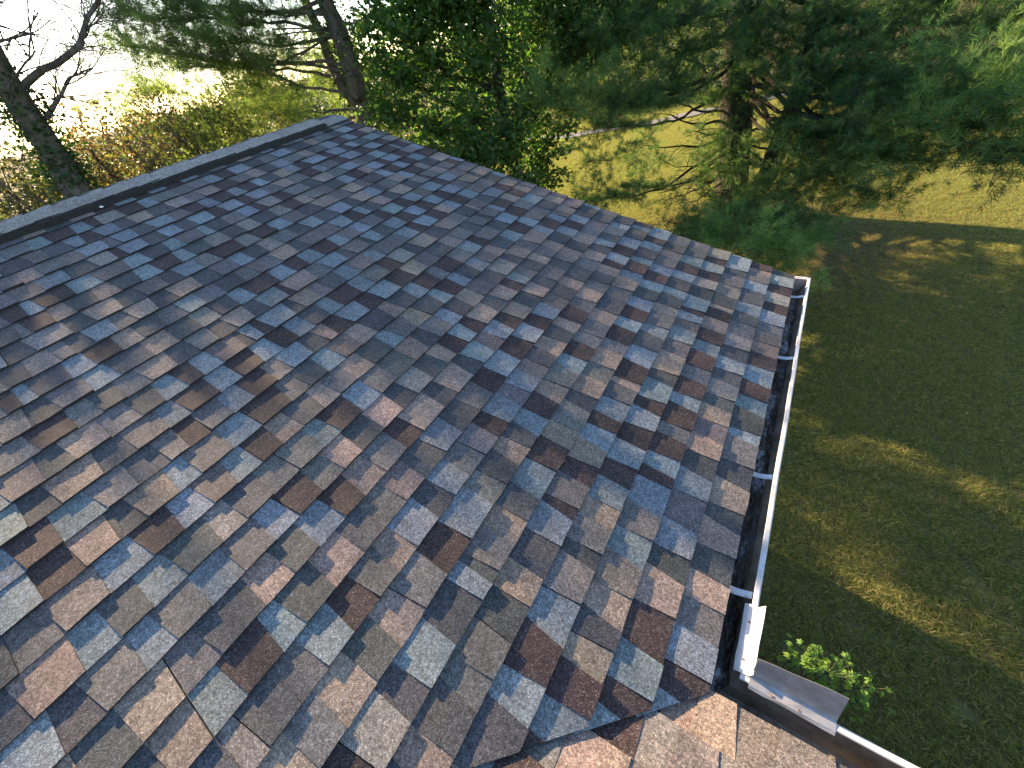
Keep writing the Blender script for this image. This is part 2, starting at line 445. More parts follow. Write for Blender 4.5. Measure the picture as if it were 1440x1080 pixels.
for i in range(30):
    s0 = i * EXPO
    cutw = lambda V, Q: clip(V, Q, (0.0, 0.05, 0.0), (-0.7071, 0.7071, 0.0)) if max(v[1] - v[0] for v in V) > 0.05 else (V, Q)
    course('wing', WP, i, -s0 * CT - 0.28, 3.4, cutw)

def proj_area(V):
    q = (ROWS @ (np.asarray(V) - CAM).T)
    if (q[2] < 0.05).any(): return 0
    px = 720 + FPX * q[0] / q[2]; py = 540 + FPX * q[1] / q[2]
    if px.max() < 0 or px.min() > 1440 or py.max() < 0 or py.min() > 1080: return 0
    w = min(px.max(), 1440) - max(px.min(), 0); h = min(py.max(), 1080) - max(py.min(), 0)
    return w * h
def is_edge(V, q):
    a, b, c = (np.asarray(V[i], float) for i in q[:3]); n = np.cross(b - a, c - a); L = np.linalg.norm(n)
    return 1 if L > 0 and abs(n[2]) / L < 0.75 else 0
def piece_mesh(V, Q, tint):
    me = bpy.data.meshes.new('shingle'); me.from_pydata(V, [], Q); me.materials.append(M_SH); me.materials.append(M_EDGE)
    me.polygons.foreach_set('material_index', [is_edge(V, q) for q in Q])
    a_ = me.color_attributes.new('tint', 'FLOAT_COLOR', 'POINT')
    a_.data.foreach_set('color', np.tile(np.array([*tint, 1.0], dtype=np.float32), len(V)))
    me.update(); return me
order = sorted(range(len(pieces)), key=lambda k: -proj_area(pieces[k][1]))
single = set(order[:300])
rest = {'main': [], 'wing': []}
for k, (sl_, V, Q, tint) in enumerate(pieces):
    if k in single: link('shingle', piece_mesh(V, Q, tint), main_roof if sl_ == 'main' else wing_roof)
    else: rest[sl_].append((V, Q, tint))
for sl_, par in (('main', main_roof), ('wing', wing_roof)):
    V = []; Q = []; T = []
    for v, q, t in rest[sl_]:
        b0 = len(V); V += list(v); Q += [tuple(b0 + i for i in f) for f in q]; T += [(*t, 1.0)] * len(v)
    me = bpy.data.meshes.new('shingle_courses'); me.from_pydata([tuple(map(float, p)) for p in V], [], Q); me.materials.append(M_SH); me.materials.append(M_EDGE)
    me.polygons.foreach_set('material_index', [is_edge(V, q) for q in Q])
    a_ = me.color_attributes.new('tint', 'FLOAT_COLOR', 'POINT'); a_.data.foreach_set('color', np.array(T, dtype=np.float32).ravel())
    me.update()
    o = link('shingle_courses', me, par); o['kind'] = 'stuff'; o['label'] = 'further courses of the same shingles up the slope'

# ridge vent and cap
vent_end = LEN - 0.27
mb = MB()
def ridge_pt(u, y, n):                                       # u: distance down our side (+) or the far side (-)
    if u >= 0: return MP(SR - u, y, n)
    p = MP(SR + u, y, n); return np.array([2 * xr - p[0], y, p[2]])
prof = [(0.175, 0.010), (0.172, 0.044), (0.0, 0.048), (-0.172, 0.044), (-0.175, 0.010)]
ys = np.linspace(-SR * CT, vent_end, 30)
V = [ridge_pt(u, y, n) for y in ys for u, n in prof]
mb.add(V, [(i * 5 + j, i * 5 + j + 1, i * 5 + j + 6, i * 5 + j + 5) for i in range(29) for j in range(4)] + [tuple(range(4, -1, -1)), tuple(145 + j for j in range(5))])
vent = mb.build('ridge_vent', M_VENT, house)
vent['label'] = 'dark vent strip under the ridge cap'
y = LEN + 0.004; idx = 0
caps = []
while y > -3.6:
    y0 = y - 0.20
    base = 0.0470 if y0 + 0.10 < vent_end else 0.0155
    if y0 < vent_end < y: pass
    wdt = 0.158 + random.gauss(0, 0.003)
    pts = []
    for (yy, lift) in ((y, 0.0075), (0.5 * (y + y0), 0.005), (y0, 0.0005)):
        bs = base if yy < vent_end + 0.02 else 0.0155
        for u in (wdt, wdt * 0.5, 0.028, 0.0, -0.028, -wdt * 0.5, -wdt):
            dn = -0.006 if u == 0 else 0
            pts.append(ridge_pt(u + random.gauss(0, 0.001), yy + random.gauss(0, 0.001), bs + lift + dn + random.gauss(0, 0.0012)))
    V = pts + [p - np.array([0, 0, 0.008]) for p in pts]
    Q = [(i * 7 + j, i * 7 + j + 1, i * 7 + j + 8, i * 7 + j + 7) for i in range(2) for j in range(6)]
    nb = 21
    Q += [(j + nb, j + 1 + nb, j + 1, j) for j in range(6)]
    Q += [(i * 7 + nb, i * 7, i * 7 + 7, i * 7 + 7 + nb) for i in range(2)] + [(i * 7 + 6, i * 7 + 6 + nb, i * 7 + 13 + nb, i * 7 + 13) for i in range(2)]
    k = random.uniform(0.92, 1.08)
    me = piece_mesh([tuple(map(float, p)) for p in V], Q, tuple(k * c for c in (0.285, 0.262, 0.235)))
    me.name = 'cap_shingle'
    link('cap_shingle', me, vent)
    y -= 0.146
# scraps of pale lint caught under the ridge
for (px, py) in ((62, 296), (108, 290), (283, 237), (320, 225), (143, 291)):
    d = ROWS.T @ np.array([(px - 720) / FPX, (py - 540) / FPX, 1.0])
    nrm = np.array([ST, 0, CT]); t = (nrm @ (MP(0, 0, 0.02) - CAM)) / (nrm @ d); q = CAM + t * d
    r = 0.010
    mb = MB()
    ring = [q + np.array([r * math.cos(a) * random.uniform(.6, 1.5), r * math.sin(a) * random.uniform(.6, 1.6), -r * math.cos(a) * math.tan(TH)]) for a in np.linspace(0, 2 * math.pi, 7)[:-1]]
    mb.add(ring + [q + np.array([0, 0, 0.008])], [(i, (i + 1) % 6, 6) for i in range(6)])
    tag(mb.build('cottony_scrap', M_LINT), 'tiny white cottony scrap lying just below the ridge cap', 'scrap', 'white scraps along the ridge')

# drip edges, fascia, soffit, walls
mb = MB()
mb.add([MP(-0.004, LEN - 0.004, -0.001), MP(SR, LEN - 0.004, -0.001), MP(SR, LEN - 0.004, -0.05), MP(-0.004, LEN - 0.004, -0.05)], [(0, 1, 2, 3)])
mb.add([MP(-0.004, LEN - 0.005, -0.001), MP(SR, LEN - 0.005, -0.001), MP(SR, LEN - 0.060, -0.001), MP(-0.004, LEN - 0.060, -0.001)], [(3, 2, 1, 0)])
mb.build('rake_drip_edge', M_WHITE, house)
mb = MB()
mb.box((-0.042, -0.04, -0.19), (-0.0185, LEN - 0.012, -0.026))
mb.box((-0.0415, -0.0425, -0.1905), (3.4, -0.0185, -0.0265))
mb.build('fascia', M_WHITE, house)
mb = MB()
n4 = [MP(0.02, LEN - 0.008, -0.026), MP(SR, LEN - 0.008, -0.026), MP(SR, LEN - 0.008, -0.19), MP(0.02, LEN - 0.008, -0.17)]
n4b = [p - np.array([0, 0.02, 0]) for p in n4]
mb.add(n4 + n4b, [(0, 1, 2, 3), (7, 6, 5, 4), (0, 4, 5, 1), (1, 5, 6, 2), (2, 6, 7, 3), (3, 7, 4, 0)])
mb.build('rake_board', M_WHITE, house)
mb = MB(); mb.box((-0.36, -0.36, -0.188), (-0.043, LEN - 0.03, -0.178)); mb.box((-0.36, -0.361, -0.1885), (3.4, -0.044, -0.1785))
mb.build('soffit', M_WHITE, house)
def siding(name, p0, p1, z0, ztops, parent, thick=0.012):
    wall = MB(); p0 = np.array(p0); p1 = np.array(p1); d = (p1 - p0) / np.linalg.norm(p1 - p0); nrm = np.array([d[1], -d[0]])
    a, b = p0, p1
    wall.add([(*a, z0), (*b, z0), (*b, ztops[1]), *([((a + b) / 2).tolist() + [ztops[2]]] if len(ztops) > 2 else []), (*a, ztops[0])], [tuple(range(5 if len(ztops) > 2 else 4))])
    w = wall.build(name, M_SIDING, parent)
    z = z0
    while z < ztops[0] - 0.02:
        z1 = min(z + 0.125, ztops[0])
        m_ = MB(); o0 = nrm * thick; o1 = nrm * 0.003
        m_.add([(*(a + o0), z), (*(b + o0), z), (*(b + o1), z1), (*(a + o1), z1), (*a, z), (*b, z)], [(0, 1, 2, 3), (4, 5, 1, 0)])
        m_.build('clapboard', M_SIDING, w); z = z1
    return w
wm = siding('eave_wall', (-0.36, -0.36), (-0.36, LEN - 0.20), -3.05, (-0.18, -0.18), house)
wg = siding('gable_wall', (-0.36, LEN - 0.20), (2 * xr + 0.36, LEN - 0.20), -3.05, (-0.10, -0.10, zr - 0.12), house)
ww = siding('wing_wall', (3.4, -0.36), (-0.36, -0.36), -3.05, (-0.18, -0.18), house)

# gutter, swept round the inside corner
gp = [(-0.0165, -0.024), (-0.0165, -0.120), (0.048, -0.122), (0.058, -0.104), (0.066, -0.085), (0.083, -0.066), (0.094, -0.050), (0.098, -0.040),
      (0.098, -0.020), (0.094, -0.0165), (0.081, -0.0165), (0.0785, -0.020), (0.0795, -0.026)]
gi = [(u - 0.0018 if 2 < i < 9 else u, z + (0.0018 if 0 < i < 5 else 0)) for i, (u, z) in enumerate(gp)]
YE = LEN + 0.035; XE = 3.4
mb = MB()
def sweep(profile, mi, flip):
    rows = []
    dent = lambda a, u: 0.0016 * math.sin(a * 9.1) * math.sin(a * 3.7 + 1) * (u > 0.05)
    sag = lambda a: 0.003 * math.sin(a * 2.2) + 0.0012 * math.sin(a * 11)
    for a in np.linspace(YE, 0.16, 24): rows.append([(u + dent(a, u), a, z + sag(a)) for u, z in profile])
    rows.append([(u, u, z) for u, z in profile])
    for a in np.linspace(0.16, XE, 24): rows.append([(a, u + dent(a + 5, u), z + sag(a) * .6) for u, z in profile])
    n = len(profile); V = [p for r in rows for p in r]
    for i in range(len(rows) - 1):
        for j in range(n - 1):
            q = (i * n + j, i * n + j + 1, i * n + n + j + 1, i * n + n + j)
            mb.add([V[t] for t in (q if flip else q[::-1])], [(0, 1, 2, 3)], mi[j] if isinstance(mi, list) else mi)
inner = [(-0.0150, -0.0245), (-0.0150, -0.118), (0.0475, -0.120), (0.0565, -0.103), (0.0645, -0.084), (0.0815, -0.0645), (0.0922, -0.049), (0.0962, -0.0395), (0.0962, -0.0215)]
sweep(gp, 0, True)
sweep(inner, 1, False)
gutter = mb.build('gutter', [M_WHITE, M_INNER], house)
gutter['label'] = 'open white gutter with dark stained inside'
mb = MB()
cap = [(u, z) for u, z in gp[:11]]
mb.add([(u, YE + 0.0015, z) for u, z in cap] + [(u, YE - 0.0015, z) for u, z in cap], [tuple(range(11)), tuple(range(21, 10, -1))])
mb.box((-0.0165, YE - 0.004, -0.024), (0.078, YE + 0.008, -0.018))
mb.box((-0.0165, YE - 0.016, -0.0235), (0.078, YE - 0.003, -0.0215))
mb.build('end_cap', M_WHITE, gutter)
def hanger(y, tw=0.0):
    mb = MB(); hw = 0.0125
    xs = np.linspace(-0.0145, 0.0755, 8)
    zs = -0.030 - 0.010 * np.sin(np.linspace(0, 1, 8) * math.pi) + np.linspace(0.0, 0.006, 8)
    prf = [(-hw, 0.003), (-hw * 0.55, -0.001), (0, 0.0025), (hw * 0.55, -0.001), (hw, 0.003)]
    V = [(x, y + o + tw * (x - 0.03), z + dz) for x, z in zip(xs, zs) for o, dz in prf]
    V2 = [(a, b, c - 0.0014) for a, b, c in V]
    k = len(V)
    F = [(i * 5 + j, i * 5 + j + 5, i * 5 + j + 6, i * 5 + j + 1) for i in range(7) for j in range(4)]
    mb.add(V + V2, F + [tuple(k + q for q in f[::-1]) for f in F] + [(i * 5, i * 5 + k, i * 5 + 5 + k, i * 5 + 5) for i in range(7)] + [(i * 5 + 4, i * 5 + 9, i * 5 + 9 + k, i * 5 + 4 + k) for i in range(7)])
    mb.box((0.058, y - 0.004, zs[-2] - 0.004), (0.068, y + 0.004, zs[-2] + 0.006))
    return mb.build('hanger', M_STRAP, gutter)
for y, tw in ((0.345, 0.08), (0.876, 0.06), (1.717, -0.02), (2.37, 0.0)): hanger(y, tw)
# splash guards at the inside corner
def guard(axis, a0, a1, flare, mt_flange, lbl, sec):
    # cross-section (u across the gutter, z): inner flange, lip fold, outer leaf leaning out
    mb = MB(); t = np.linspace(0, 1, 6); th = 0.0016
    Vt = []; Vb = []
    for k in t:
        a = a0 + (a1 - a0) * k
        for i, (u, z) in enumerate(sec):
            uu = u + (flare * k * max(0, i - 3) * 0.5) + random.gauss(0, 0.0006); zz = z + random.gauss(0, 0.0006)
            if i == 5 and k in (0.0, 1.0): zz -= 0.004
            q = (uu, a, zz) if axis == 'y' else (a, uu, zz)
            Vt.append(q); Vb.append((q[0] + (th if axis == 'y' else 0), q[1] + (0 if axis == 'y' else th), q[2] - th))
    n = len(sec); F = [(i * n + j, i * n + j + 1, i * n + n + j + 1, i * n + n + j) for i in range(5) for j in range(n - 1)]
    if axis == 'x': pass
    K = len(Vt)
    mb.add(Vt + Vb, F + [tuple(K + q for q in f[::-1]) for f in F] + [(i * n, i * n + K, i * n + n + K, i * n + n) for i in range(5)]
           + [(i * n + n - 1, i * n + 2 * n - 1, i * n + 2 * n - 1 + K, i * n + n - 1 + K) for i in range(5)]
           + [(j, j + 1, j + 1 + K, j + K) for j in range(n - 1)] + [(5 * n + j, 5 * n + j + K, 5 * n + j + 1 + K, 5 * n + j + 1) for j in range(n - 1)])
    g = mb.build('splash_guard', mt_flange, house); g['label'] = lbl
    return g
def screw(parent, x, y, z):
    mb = MB(); k = 8; r = 0.0042
    V = [(x + r * math.cos(a), y + r * math.sin(a), z) for a in np.arange(k) * 2 * math.pi / k] + [(x + r * .7 * math.cos(a), y + r * .7 * math.sin(a), z + 0.003) for a in np.arange(k) * 2 * math.pi / k] + [(x, y, z + 0.002)]
    mb.add(V, [(i, (i + 1) % k, k + (i + 1) % k, k + i) for i in range(k)] + [(k + i, k + (i + 1) % k, 2 * k) for i in range(k)])
    mb.build('screw', M_SCREW, parent)
g1 = guard('y', 0.096, 0.315, 0.008, M_WHITE, 'bright bent metal guard on the lip of the longer gutter', [(0.060, -0.026), (0.072, -0.0155), (0.092, -0.0128), (0.100, -0.0115), (0.1025, 0.006), (0.105, 0.026)])
g2 = guard('x', 0.104, 0.318, 0.016, M_GALV, 'dull bent metal guard on the lip of the side gutter', [(0.066, -0.022), (0.074, -0.0150), (0.092, -0.0128), (0.101, -0.011), (0.113, 0.036), (0.127, 0.082)])
for a in (0.135, 0.255): screw(g1, 0.080, a, -0.0155)
for a in (0.165, 0.232): screw(g2, a, 0.078, -0.0155)

# wet sludge lying in the main gutter
mb = MB()
ys = np.linspace(YE - 0.20, -0.005, 90); us = np.linspace(-0.0145, 0.0625, 7)
V = []
for y in ys:
    for j, u in enumerate(us):
        yy = max(y, u)
        h = -0.090 + 0.008 * math.sin(y * 7 + u * 30) + 0.006 * math.sin(y * 19 + 2) + random.gauss(0, 0.003) - 0.006 * (j in (0, 6))
        V.append((u, yy, h))
mb.add(V, [(i * 7 + j, i * 7 + j + 1, i * 7 + j + 8, i * 7 + j + 7) for i in range(89) for j in range(6)])
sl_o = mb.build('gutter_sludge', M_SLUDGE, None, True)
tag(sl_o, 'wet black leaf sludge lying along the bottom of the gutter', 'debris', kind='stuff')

n = 700
y = rng.uniform(0.05, YE - 0.25, n); u = rng.uniform(-0.005, 0.055, n); c0 = np.stack([u, np.maximum(y, u), -0.086 + rng.uniform(0, .016, n)], 1)
c0[:140, 0] = rng.uniform(0.1, 1.2, 140); c0[:140, 1] = rng.uniform(0.0, 0.055, 140); c0[:140, 2] = -0.113
dd = np.stack([rng.normal(0, .5, n), rng.normal(size=n), rng.normal(0, .12, n)], 1); dd = dd / np.linalg.norm(dd, axis=1)[:, None] * 0.022; dd[:, 0] *= .5; ww = np.stack([dd[:, 1], -dd[:, 0], 0 * y], 1) * 0.05
V = np.stack([c0 - dd, c0 + ww, c0 + dd, c0 - ww], 1).reshape(-1, 3); V[:, 0] = np.where(V[:, 1] > .12, np.clip(V[:, 0], -.013, .06), V[:, 0]); b0 = np.arange(n) * 4
tag(link('gutter_needles', np_mesh('gutter_needles', V, np.stack([b0, b0 + 1, b0 + 2, b0 + 3], 1), M_LITTER, np.repeat(rng.random(n), 4))), 'brown needles and bits lying on the sludge in the gutter', 'litter', kind='stuff')

# ------------------------------------------------------------------ foliage generators
def unit(v): return v / (np.linalg.norm(v, axis=-1, keepdims=True) + 1e-9)

def needle_mesh(tp, td, tv, n=26, ln=(0.085, 0.15), wid=0.0062):
    """tp (k,3) tuft positions, td directions, tv brightness 0..1"""
    tp = np.asarray(tp); td = unit(np.asarray(td)); tv = np.asarray(tv); k = len(tp)
    ref = np.where(np.abs(td[:, 2:3]) < 0.9, np.array([[0, 0, 1.0]]), np.array([[1.0, 0, 0]]))
    u = unit(np.cross(td, ref)); w = np.cross(td, u)
    ph = rng.uniform(0, 2 * math.pi, (k, n)); th = np.radians(rng.uniform(12, 82, (k, n)))
    d = td[:, None] * np.cos(th)[..., None] + (u[:, None] * np.cos(ph)[..., None] + w[:, None] * np.sin(ph)[..., None]) * np.sin(th)[..., None]
    d[..., 2] += 0.10; d = unit(d)
    L = rng.uniform(ln[0], ln[1], (k, n))[..., None]
    base = tp[:, None] - td[:, None] * rng.uniform(0, 0.07, (k, n))[..., None]
    tip = base + d * L; tip[..., 2] -= 0.012 * (L[..., 0] / 0.1)
    side = unit(np.cross(d, rng.normal(size=(k, n, 3)))) * wid
    mid = base + d * L * 0.35
    V = np.stack([base, mid + side * .5, tip, mid - side * .5], 2).reshape(-1, 3)
    V[0::4] = base.reshape(-1, 3)
    b = np.arange(k * n) * 4
    F = np.stack([b, b + 1, b + 2, b + 3], 1)
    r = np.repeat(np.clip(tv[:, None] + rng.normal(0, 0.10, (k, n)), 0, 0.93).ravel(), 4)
    return V, F, r

class Pine:
    def __init__(s): s.wood = Tubes(); s.tp = []; s.td = []; s.tv = []
    def bough(s, p0, p1, spread=0.8, r0=0.05, start=0.35, dens=1.0, bright=0.35, sag=0.25, flat=0.25):
        p0 = np.array(p0, float); p1 = np.array(p1, float); L = np.linalg.norm(p1 - p0)
        mid = 0.5 * (p0 + p1); mid[2] -= sag * L * 0.35
        c = curve([p0, mid + rng.normal(0, 0.05 * L * 0.3, 3), p1], 14, 0.012 * L * .5)
        m = len(c); s.wood.add(c, np.linspace(r0, 0.006, m), 6)
        def at(t): x = t * (m - 1); i = min(int(x), m - 2); return c[i] + (c[i + 1] - c[i]) * (x - i), unit(c[i + 1] - c[i])
        nsub = int(max(5, L * (1 - start) * 7.5 * dens)); side = 1
        for t in np.linspace(start, 0.98, nsub):
            side = -side
            q, tg = at(min(0.98, max(0.1, t + rng.uniform(-.02, .02))))
            h = np.cross(tg, [0, 0, 1.0]); h /= np.linalg.norm(h) + 1e-6
            k = (t - start) / (1 - start)
            ls = spread * (0.40 + 0.75 * math.sin(math.pi * min(1, 0.25 + 0.72 * k))) * rng.uniform(0.6, 1.1) * (1 - 0.45 * k)
            a = R_(rng.uniform(35, 65)); up = rng.uniform(-0.12, 0.35) * flat * 2
            dr = unit(tg * math.cos(a) + h * side * math.sin(a) + np.array([0, 0, up]))
            e = q + dr * ls; e[2] += 0.06 * ls
            sb = curve([q, 0.5 * (q + e) - np.array([0, 0, 0.06 * ls]), e], 6, 0.01)
            s.wood.add(sb, np.linspace(min(0.014, r0 * .5), 0.003, len(sb)), 4)
            s.twigs(sb, dens, bright)
        s.twigs(c[int(m * .6):], dens, bright)
    def twigs(s, sb, dens, bright):
        seg = np.linalg.norm(np.diff(sb, axis=0), axis=1).sum()
        n = int(max(3, seg / 0.075 * dens)); sd_ = 1
        for t in np.linspace(0.25, 1.0, n):
            x = t * (len(sb) - 1); i = min(int(x), len(sb) - 2); q = sb[i] + (sb[i + 1] - sb[i]) * (x - i); tg = unit(sb[i + 1] - sb[i])
            sd_ = -sd_; h = np.cross(tg, [0, 0, 1.0]); h /= np.linalg.norm(h) + 1e-6
            lt = rng.uniform(0.06, 0.20) * (1.15 - 0.5 * t)
            d = unit(tg * 0.8 + h * sd_ * rng.uniform(0.3, 1.0) + np.array([0, 0, rng.uniform(0.0, 0.55)]))
            e = q + d * lt
            v = np.clip(bright + rng.normal(0, 0.16), 0, 1)
            s.tp.append(e); s.td.append(d); s.tv.append(v)
            if rng.random() < 0.5: s.tp.append(q + d * lt * .5); s.td.append(unit(d + rng.normal(0, .3, 3))); s.tv.append(v * .8)
    def plume(s, px, py, d, rx, ry, bright=0.36, dens=0.17):
        rx *= 1.15; ry *= 1.15; c = P(px, py, d); k = d / FPX; n = int(rx * ry * dens * (d / 9.0) ** 2 * 0.9)
        ext = np.array([rx * k * 0.85, rx * k * 0.85, ry * k])
        hub = c - np.array([0, 0, ry * k * 0.5])
        sub = [c + rng.normal(0, 0.42, 3) * ext for _ in range(max(4, n // 14))]
        for q0 in sub:                                       # each plume is a set of drooping sprays
            ax = unit(np.array([rng.normal(), rng.normal(), rng.uniform(-.25, .45)]) + (q0 - hub) * 1.5)
            v = np.clip(bright + rng.normal(0, 0.2), 0, 1)
            if abs(ax[2]) < .35: s.wood.add(np.stack([q0 - ax * .3, q0, q0 + ax * .25]), 0.004, 3)
            for j in range(max(6, n // len(sub))):
                t = rng.uniform(-0.2, 0.34); off = rng.normal(0, 0.085, 3); off[2] = off[2] * .7
                e = q0 + ax * t + off
                s.tp.append(e); s.td.append(unit(ax * 0.7 + off * 5 + np.array([0, 0, .35]) + rng.normal(0, .25, 3))); s.tv.append(np.clip(v + rng.normal(0, .06), 0, 1))
    def build(s, root, mat_n, mat_b, n=26, **kw):
        s.wood.build('trunk', mat_b, root)
        V, F, r = needle_mesh(s.tp, s.td, s.tv, n, **kw)
        o = link('crown', np_mesh('crown', V, F, mat_n, r), root); o['kind'] = 'stuff'
        print('pine tufts', len(s.tp), 'tris', len(F) * 2)

def leaf_mesh(pos, size, rnd_, droop=0.35, lobes=False):
    """diamond leaves folded at the midrib, facing mostly upward and outward"""
    pos = np.asarray(pos); n = len(pos)
    nr = rng.normal(size=(n, 3)); nr[:, 2] = np.abs(nr[:, 2]) + 0.5; nr = unit(nr)
    d = unit(np.cross(nr, rng.normal(size=(n, 3)))); d[:, 2] -= droop; d = unit(d)
    sd_ = unit(np.cross(d, nr)); nr = np.cross(sd_, d)
    S = np.asarray(size)[:, None]
    tip = pos + d * S; md = pos + d * S * 0.42
    l = md + sd_ * S * 0.40 + nr * S * 0.12; r = md - sd_ * S * 0.40 + nr * S * 0.12
    V = np.stack([pos, r, tip, l], 1).reshape(-1, 3); b = np.arange(n) * 4
    F = np.concatenate([np.stack([b, b + 1, b + 2], 1), np.stack([b, b + 2, b + 3], 1)])
    return V, F, np.repeat(np.clip(rnd_, 0, 1), 4)

def blob_leaves(blobs, n, size=(0.07, 0.12), clump=22, cr=0.22, base=0.35, odd=0.03):
    """leaves in clumps spread through ellipsoids, denser towards the outside; returns pos,size,rnd,clump centres"""
    blobs = [(np.array(c, float), np.array(r, float) * np.ones(3)) for c, r in blobs]
    vol = np.array([np.prod(r) ** (2 / 3) for c, r in blobs]); pr_ = vol / vol.sum()
    nc = n // clump; pick = rng.choice(len(blobs), nc, p=pr_)
    C0 = np.array([blobs[i][0] for i in pick]); Rr = np.array([blobs[i][1] for i in pick])
    u = unit(rng.normal(size=(nc, 3))) * (rng.uniform(0.12, 1.0, (nc, 1)) ** 0.45)
    cc = C0 + u * Rr
    pos = np.repeat(cc, clump, 0) + rng.normal(0, cr * 0.5, (nc * clump, 3)) * np.array([1, 1, 0.6])
    rv = np.repeat(base + rng.normal(0, 0.16, nc), clump) + rng.normal(0, 0.10, nc * clump)
    rv = np.clip(rv, 0, 0.9); o = rng.random(len(rv)) < odd; rv[o] = rng.uniform(0.93, 1.0, o.sum())
    return pos, rng.uniform(size[0], size[1], len(pos)), rv, cc

def branchy(tb, p, d, L, r, depth, spread=0.6, n=3, up=0.15, twig=0.002):
    d = unit(np.array(d, float)); e = p + d * L
    c = curve([p, p + d * L * .5 + rng.normal(0, 0.07 * L, 3), e + rng.normal(0, .08 * L, 3)], 6)
    tb.add(c, np.linspace(r, max(twig, r * 0.45), len(c)), 6 if r > 0.02 else 4 if r > 0.006 else 3)
    if depth == 0: return
    for k in range(n):
        t = rng.uniform(0.35, 1.0); q = c[int(t * (len(c) - 1))]
        nd = unit(d + rng.normal(0, spread, 3) + np.array([0, 0, up]))
        branchy(tb, q, nd, L * rng.uniform(0.5, 0.8), max(twig, r * 0.45), depth - 1, spread, n, up, twig)

def leafy_tree(name, base, top, r0, blobs, nleaf, lm, bm_, label, cat, group=None, size=(0.07, 0.12), stems=None, basev=0.35, odd=0.03, clump=22, cr=0.22):
    base = np.array(base, float); base[2] = ground_h(base[0], base[1])
    root = empty(name, base, label, cat, group)
    tb = Tubes()
    for st in (stems or [(base - np.array([0, 0, .1]), np.array(top, float))]):
        c = curve(st, 14, 0.03); tb.add(c, np.linspace(r0, r0 * 0.35, len(c)), 10)
        trunkpts = c
    pos, sz, rv, cc = blob_leaves(blobs, nleaf, size, clump, cr, basev, odd)
    for b, r in blobs:                                        # a limb into each blob, twigs to some clumps
        b = np.array(b, float); k = np.argmin(np.linalg.norm(trunkpts - (b - np.array([0, 0, 0.5])), axis=1))
        c = curve([trunkpts[k], 0.5 * (trunkpts[k] + b) - np.array([0, 0, .1]), b], 8, 0.03)
        tb.add(c, np.linspace(r0 * .35, 0.02, len(c)), 5)
        near = cc[np.linalg.norm((cc - b) / (np.ones(3) * r), axis=1) < 1][:26]
        for q in near:
            s_ = c[rng.integers(len(c) // 2, len(c))]
            tb.add(curve([s_, 0.5 * (s_ + q) + rng.normal(0, .05, 3), q], 4), np.linspace(0.012, 0.003, 5)[:len(curve([s_, q, q], 4))] if False else 0.007, 3)
    tb.build('trunk', bm_, root)
    V, F, r = leaf_mesh(pos, sz, rv)
    o = link('crown', np_mesh('crown', V, F, lm, r), root); o['kind'] = 'stuff'
    return root

# ------------------------------------------------------------------ big white pine beside the lawn
pb = np.array([-1.50, 11.2, ground_h(-1.5, 11.2)])
pine = empty('pine_tree', pb, 'large dark green pine with a thick straight trunk and wide boughs over the sunny lawn', 'tree')
pn = Pine()
tr = curve([pb - [0, 0, .15], pb + [0.02, 0, 0.6], (-1.66, 11.15, -0.6), (-1.80, 11.1, 1.1), (-1.9, 11.1, 4.5), (-1.95, 11.1, 11.5)], 26)
pn.wood.add(tr, np.interp(tr[:, 2], [-3.2, -2.7, 0, 4, 11.5], [0.50, 0.37, 0.325, 0.25, 0.06]), 14)
def on(z): return np.array([np.interp(z, tr[:, 2], tr[:, i]) for i in range(3)])
# leaning second stem
st2 = curve([on(-2.6), P(1070, 262, 12.0), P(1100, 190, 11.8), P(1128, 118, 11.6), P(1150, 30, 11.3), P(1160, -120, 11)], 18)
pn.wood.add(st2, np.linspace(0.24, 0.12, len(st2)), 10)
def B(z, px, py, d, spread=0.8, r0=0.045, **kw): pn.bough(on(z), P(px, py, d), spread, r0, **kw)
# low bough by the roof corner
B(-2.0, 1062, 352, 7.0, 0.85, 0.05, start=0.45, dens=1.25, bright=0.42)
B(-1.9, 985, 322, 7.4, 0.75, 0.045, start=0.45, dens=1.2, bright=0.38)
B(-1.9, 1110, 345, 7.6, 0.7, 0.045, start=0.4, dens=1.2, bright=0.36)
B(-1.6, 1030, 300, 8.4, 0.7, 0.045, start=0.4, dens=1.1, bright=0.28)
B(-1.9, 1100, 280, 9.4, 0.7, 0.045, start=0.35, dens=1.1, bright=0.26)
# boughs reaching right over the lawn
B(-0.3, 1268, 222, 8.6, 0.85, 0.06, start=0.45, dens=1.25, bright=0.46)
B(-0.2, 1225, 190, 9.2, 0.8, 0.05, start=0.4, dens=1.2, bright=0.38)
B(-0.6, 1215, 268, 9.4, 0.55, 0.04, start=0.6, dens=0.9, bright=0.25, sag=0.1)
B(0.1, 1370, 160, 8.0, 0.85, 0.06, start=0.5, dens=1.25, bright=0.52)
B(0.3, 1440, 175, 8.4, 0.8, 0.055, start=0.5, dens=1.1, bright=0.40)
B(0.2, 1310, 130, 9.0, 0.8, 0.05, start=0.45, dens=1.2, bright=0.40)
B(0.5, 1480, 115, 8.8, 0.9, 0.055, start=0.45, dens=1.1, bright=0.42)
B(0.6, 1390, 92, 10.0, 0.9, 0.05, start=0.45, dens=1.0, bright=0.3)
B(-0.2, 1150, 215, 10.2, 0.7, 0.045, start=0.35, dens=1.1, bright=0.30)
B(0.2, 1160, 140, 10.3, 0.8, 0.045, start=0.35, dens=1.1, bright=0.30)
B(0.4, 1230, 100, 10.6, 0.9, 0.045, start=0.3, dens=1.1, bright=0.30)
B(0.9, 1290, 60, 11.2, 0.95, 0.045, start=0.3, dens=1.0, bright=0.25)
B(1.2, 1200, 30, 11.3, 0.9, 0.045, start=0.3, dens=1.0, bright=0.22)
B(1.4, 1330, 10, 11.6, 1.0, 0.05, start=0.3, dens=1.0, bright=0.22)
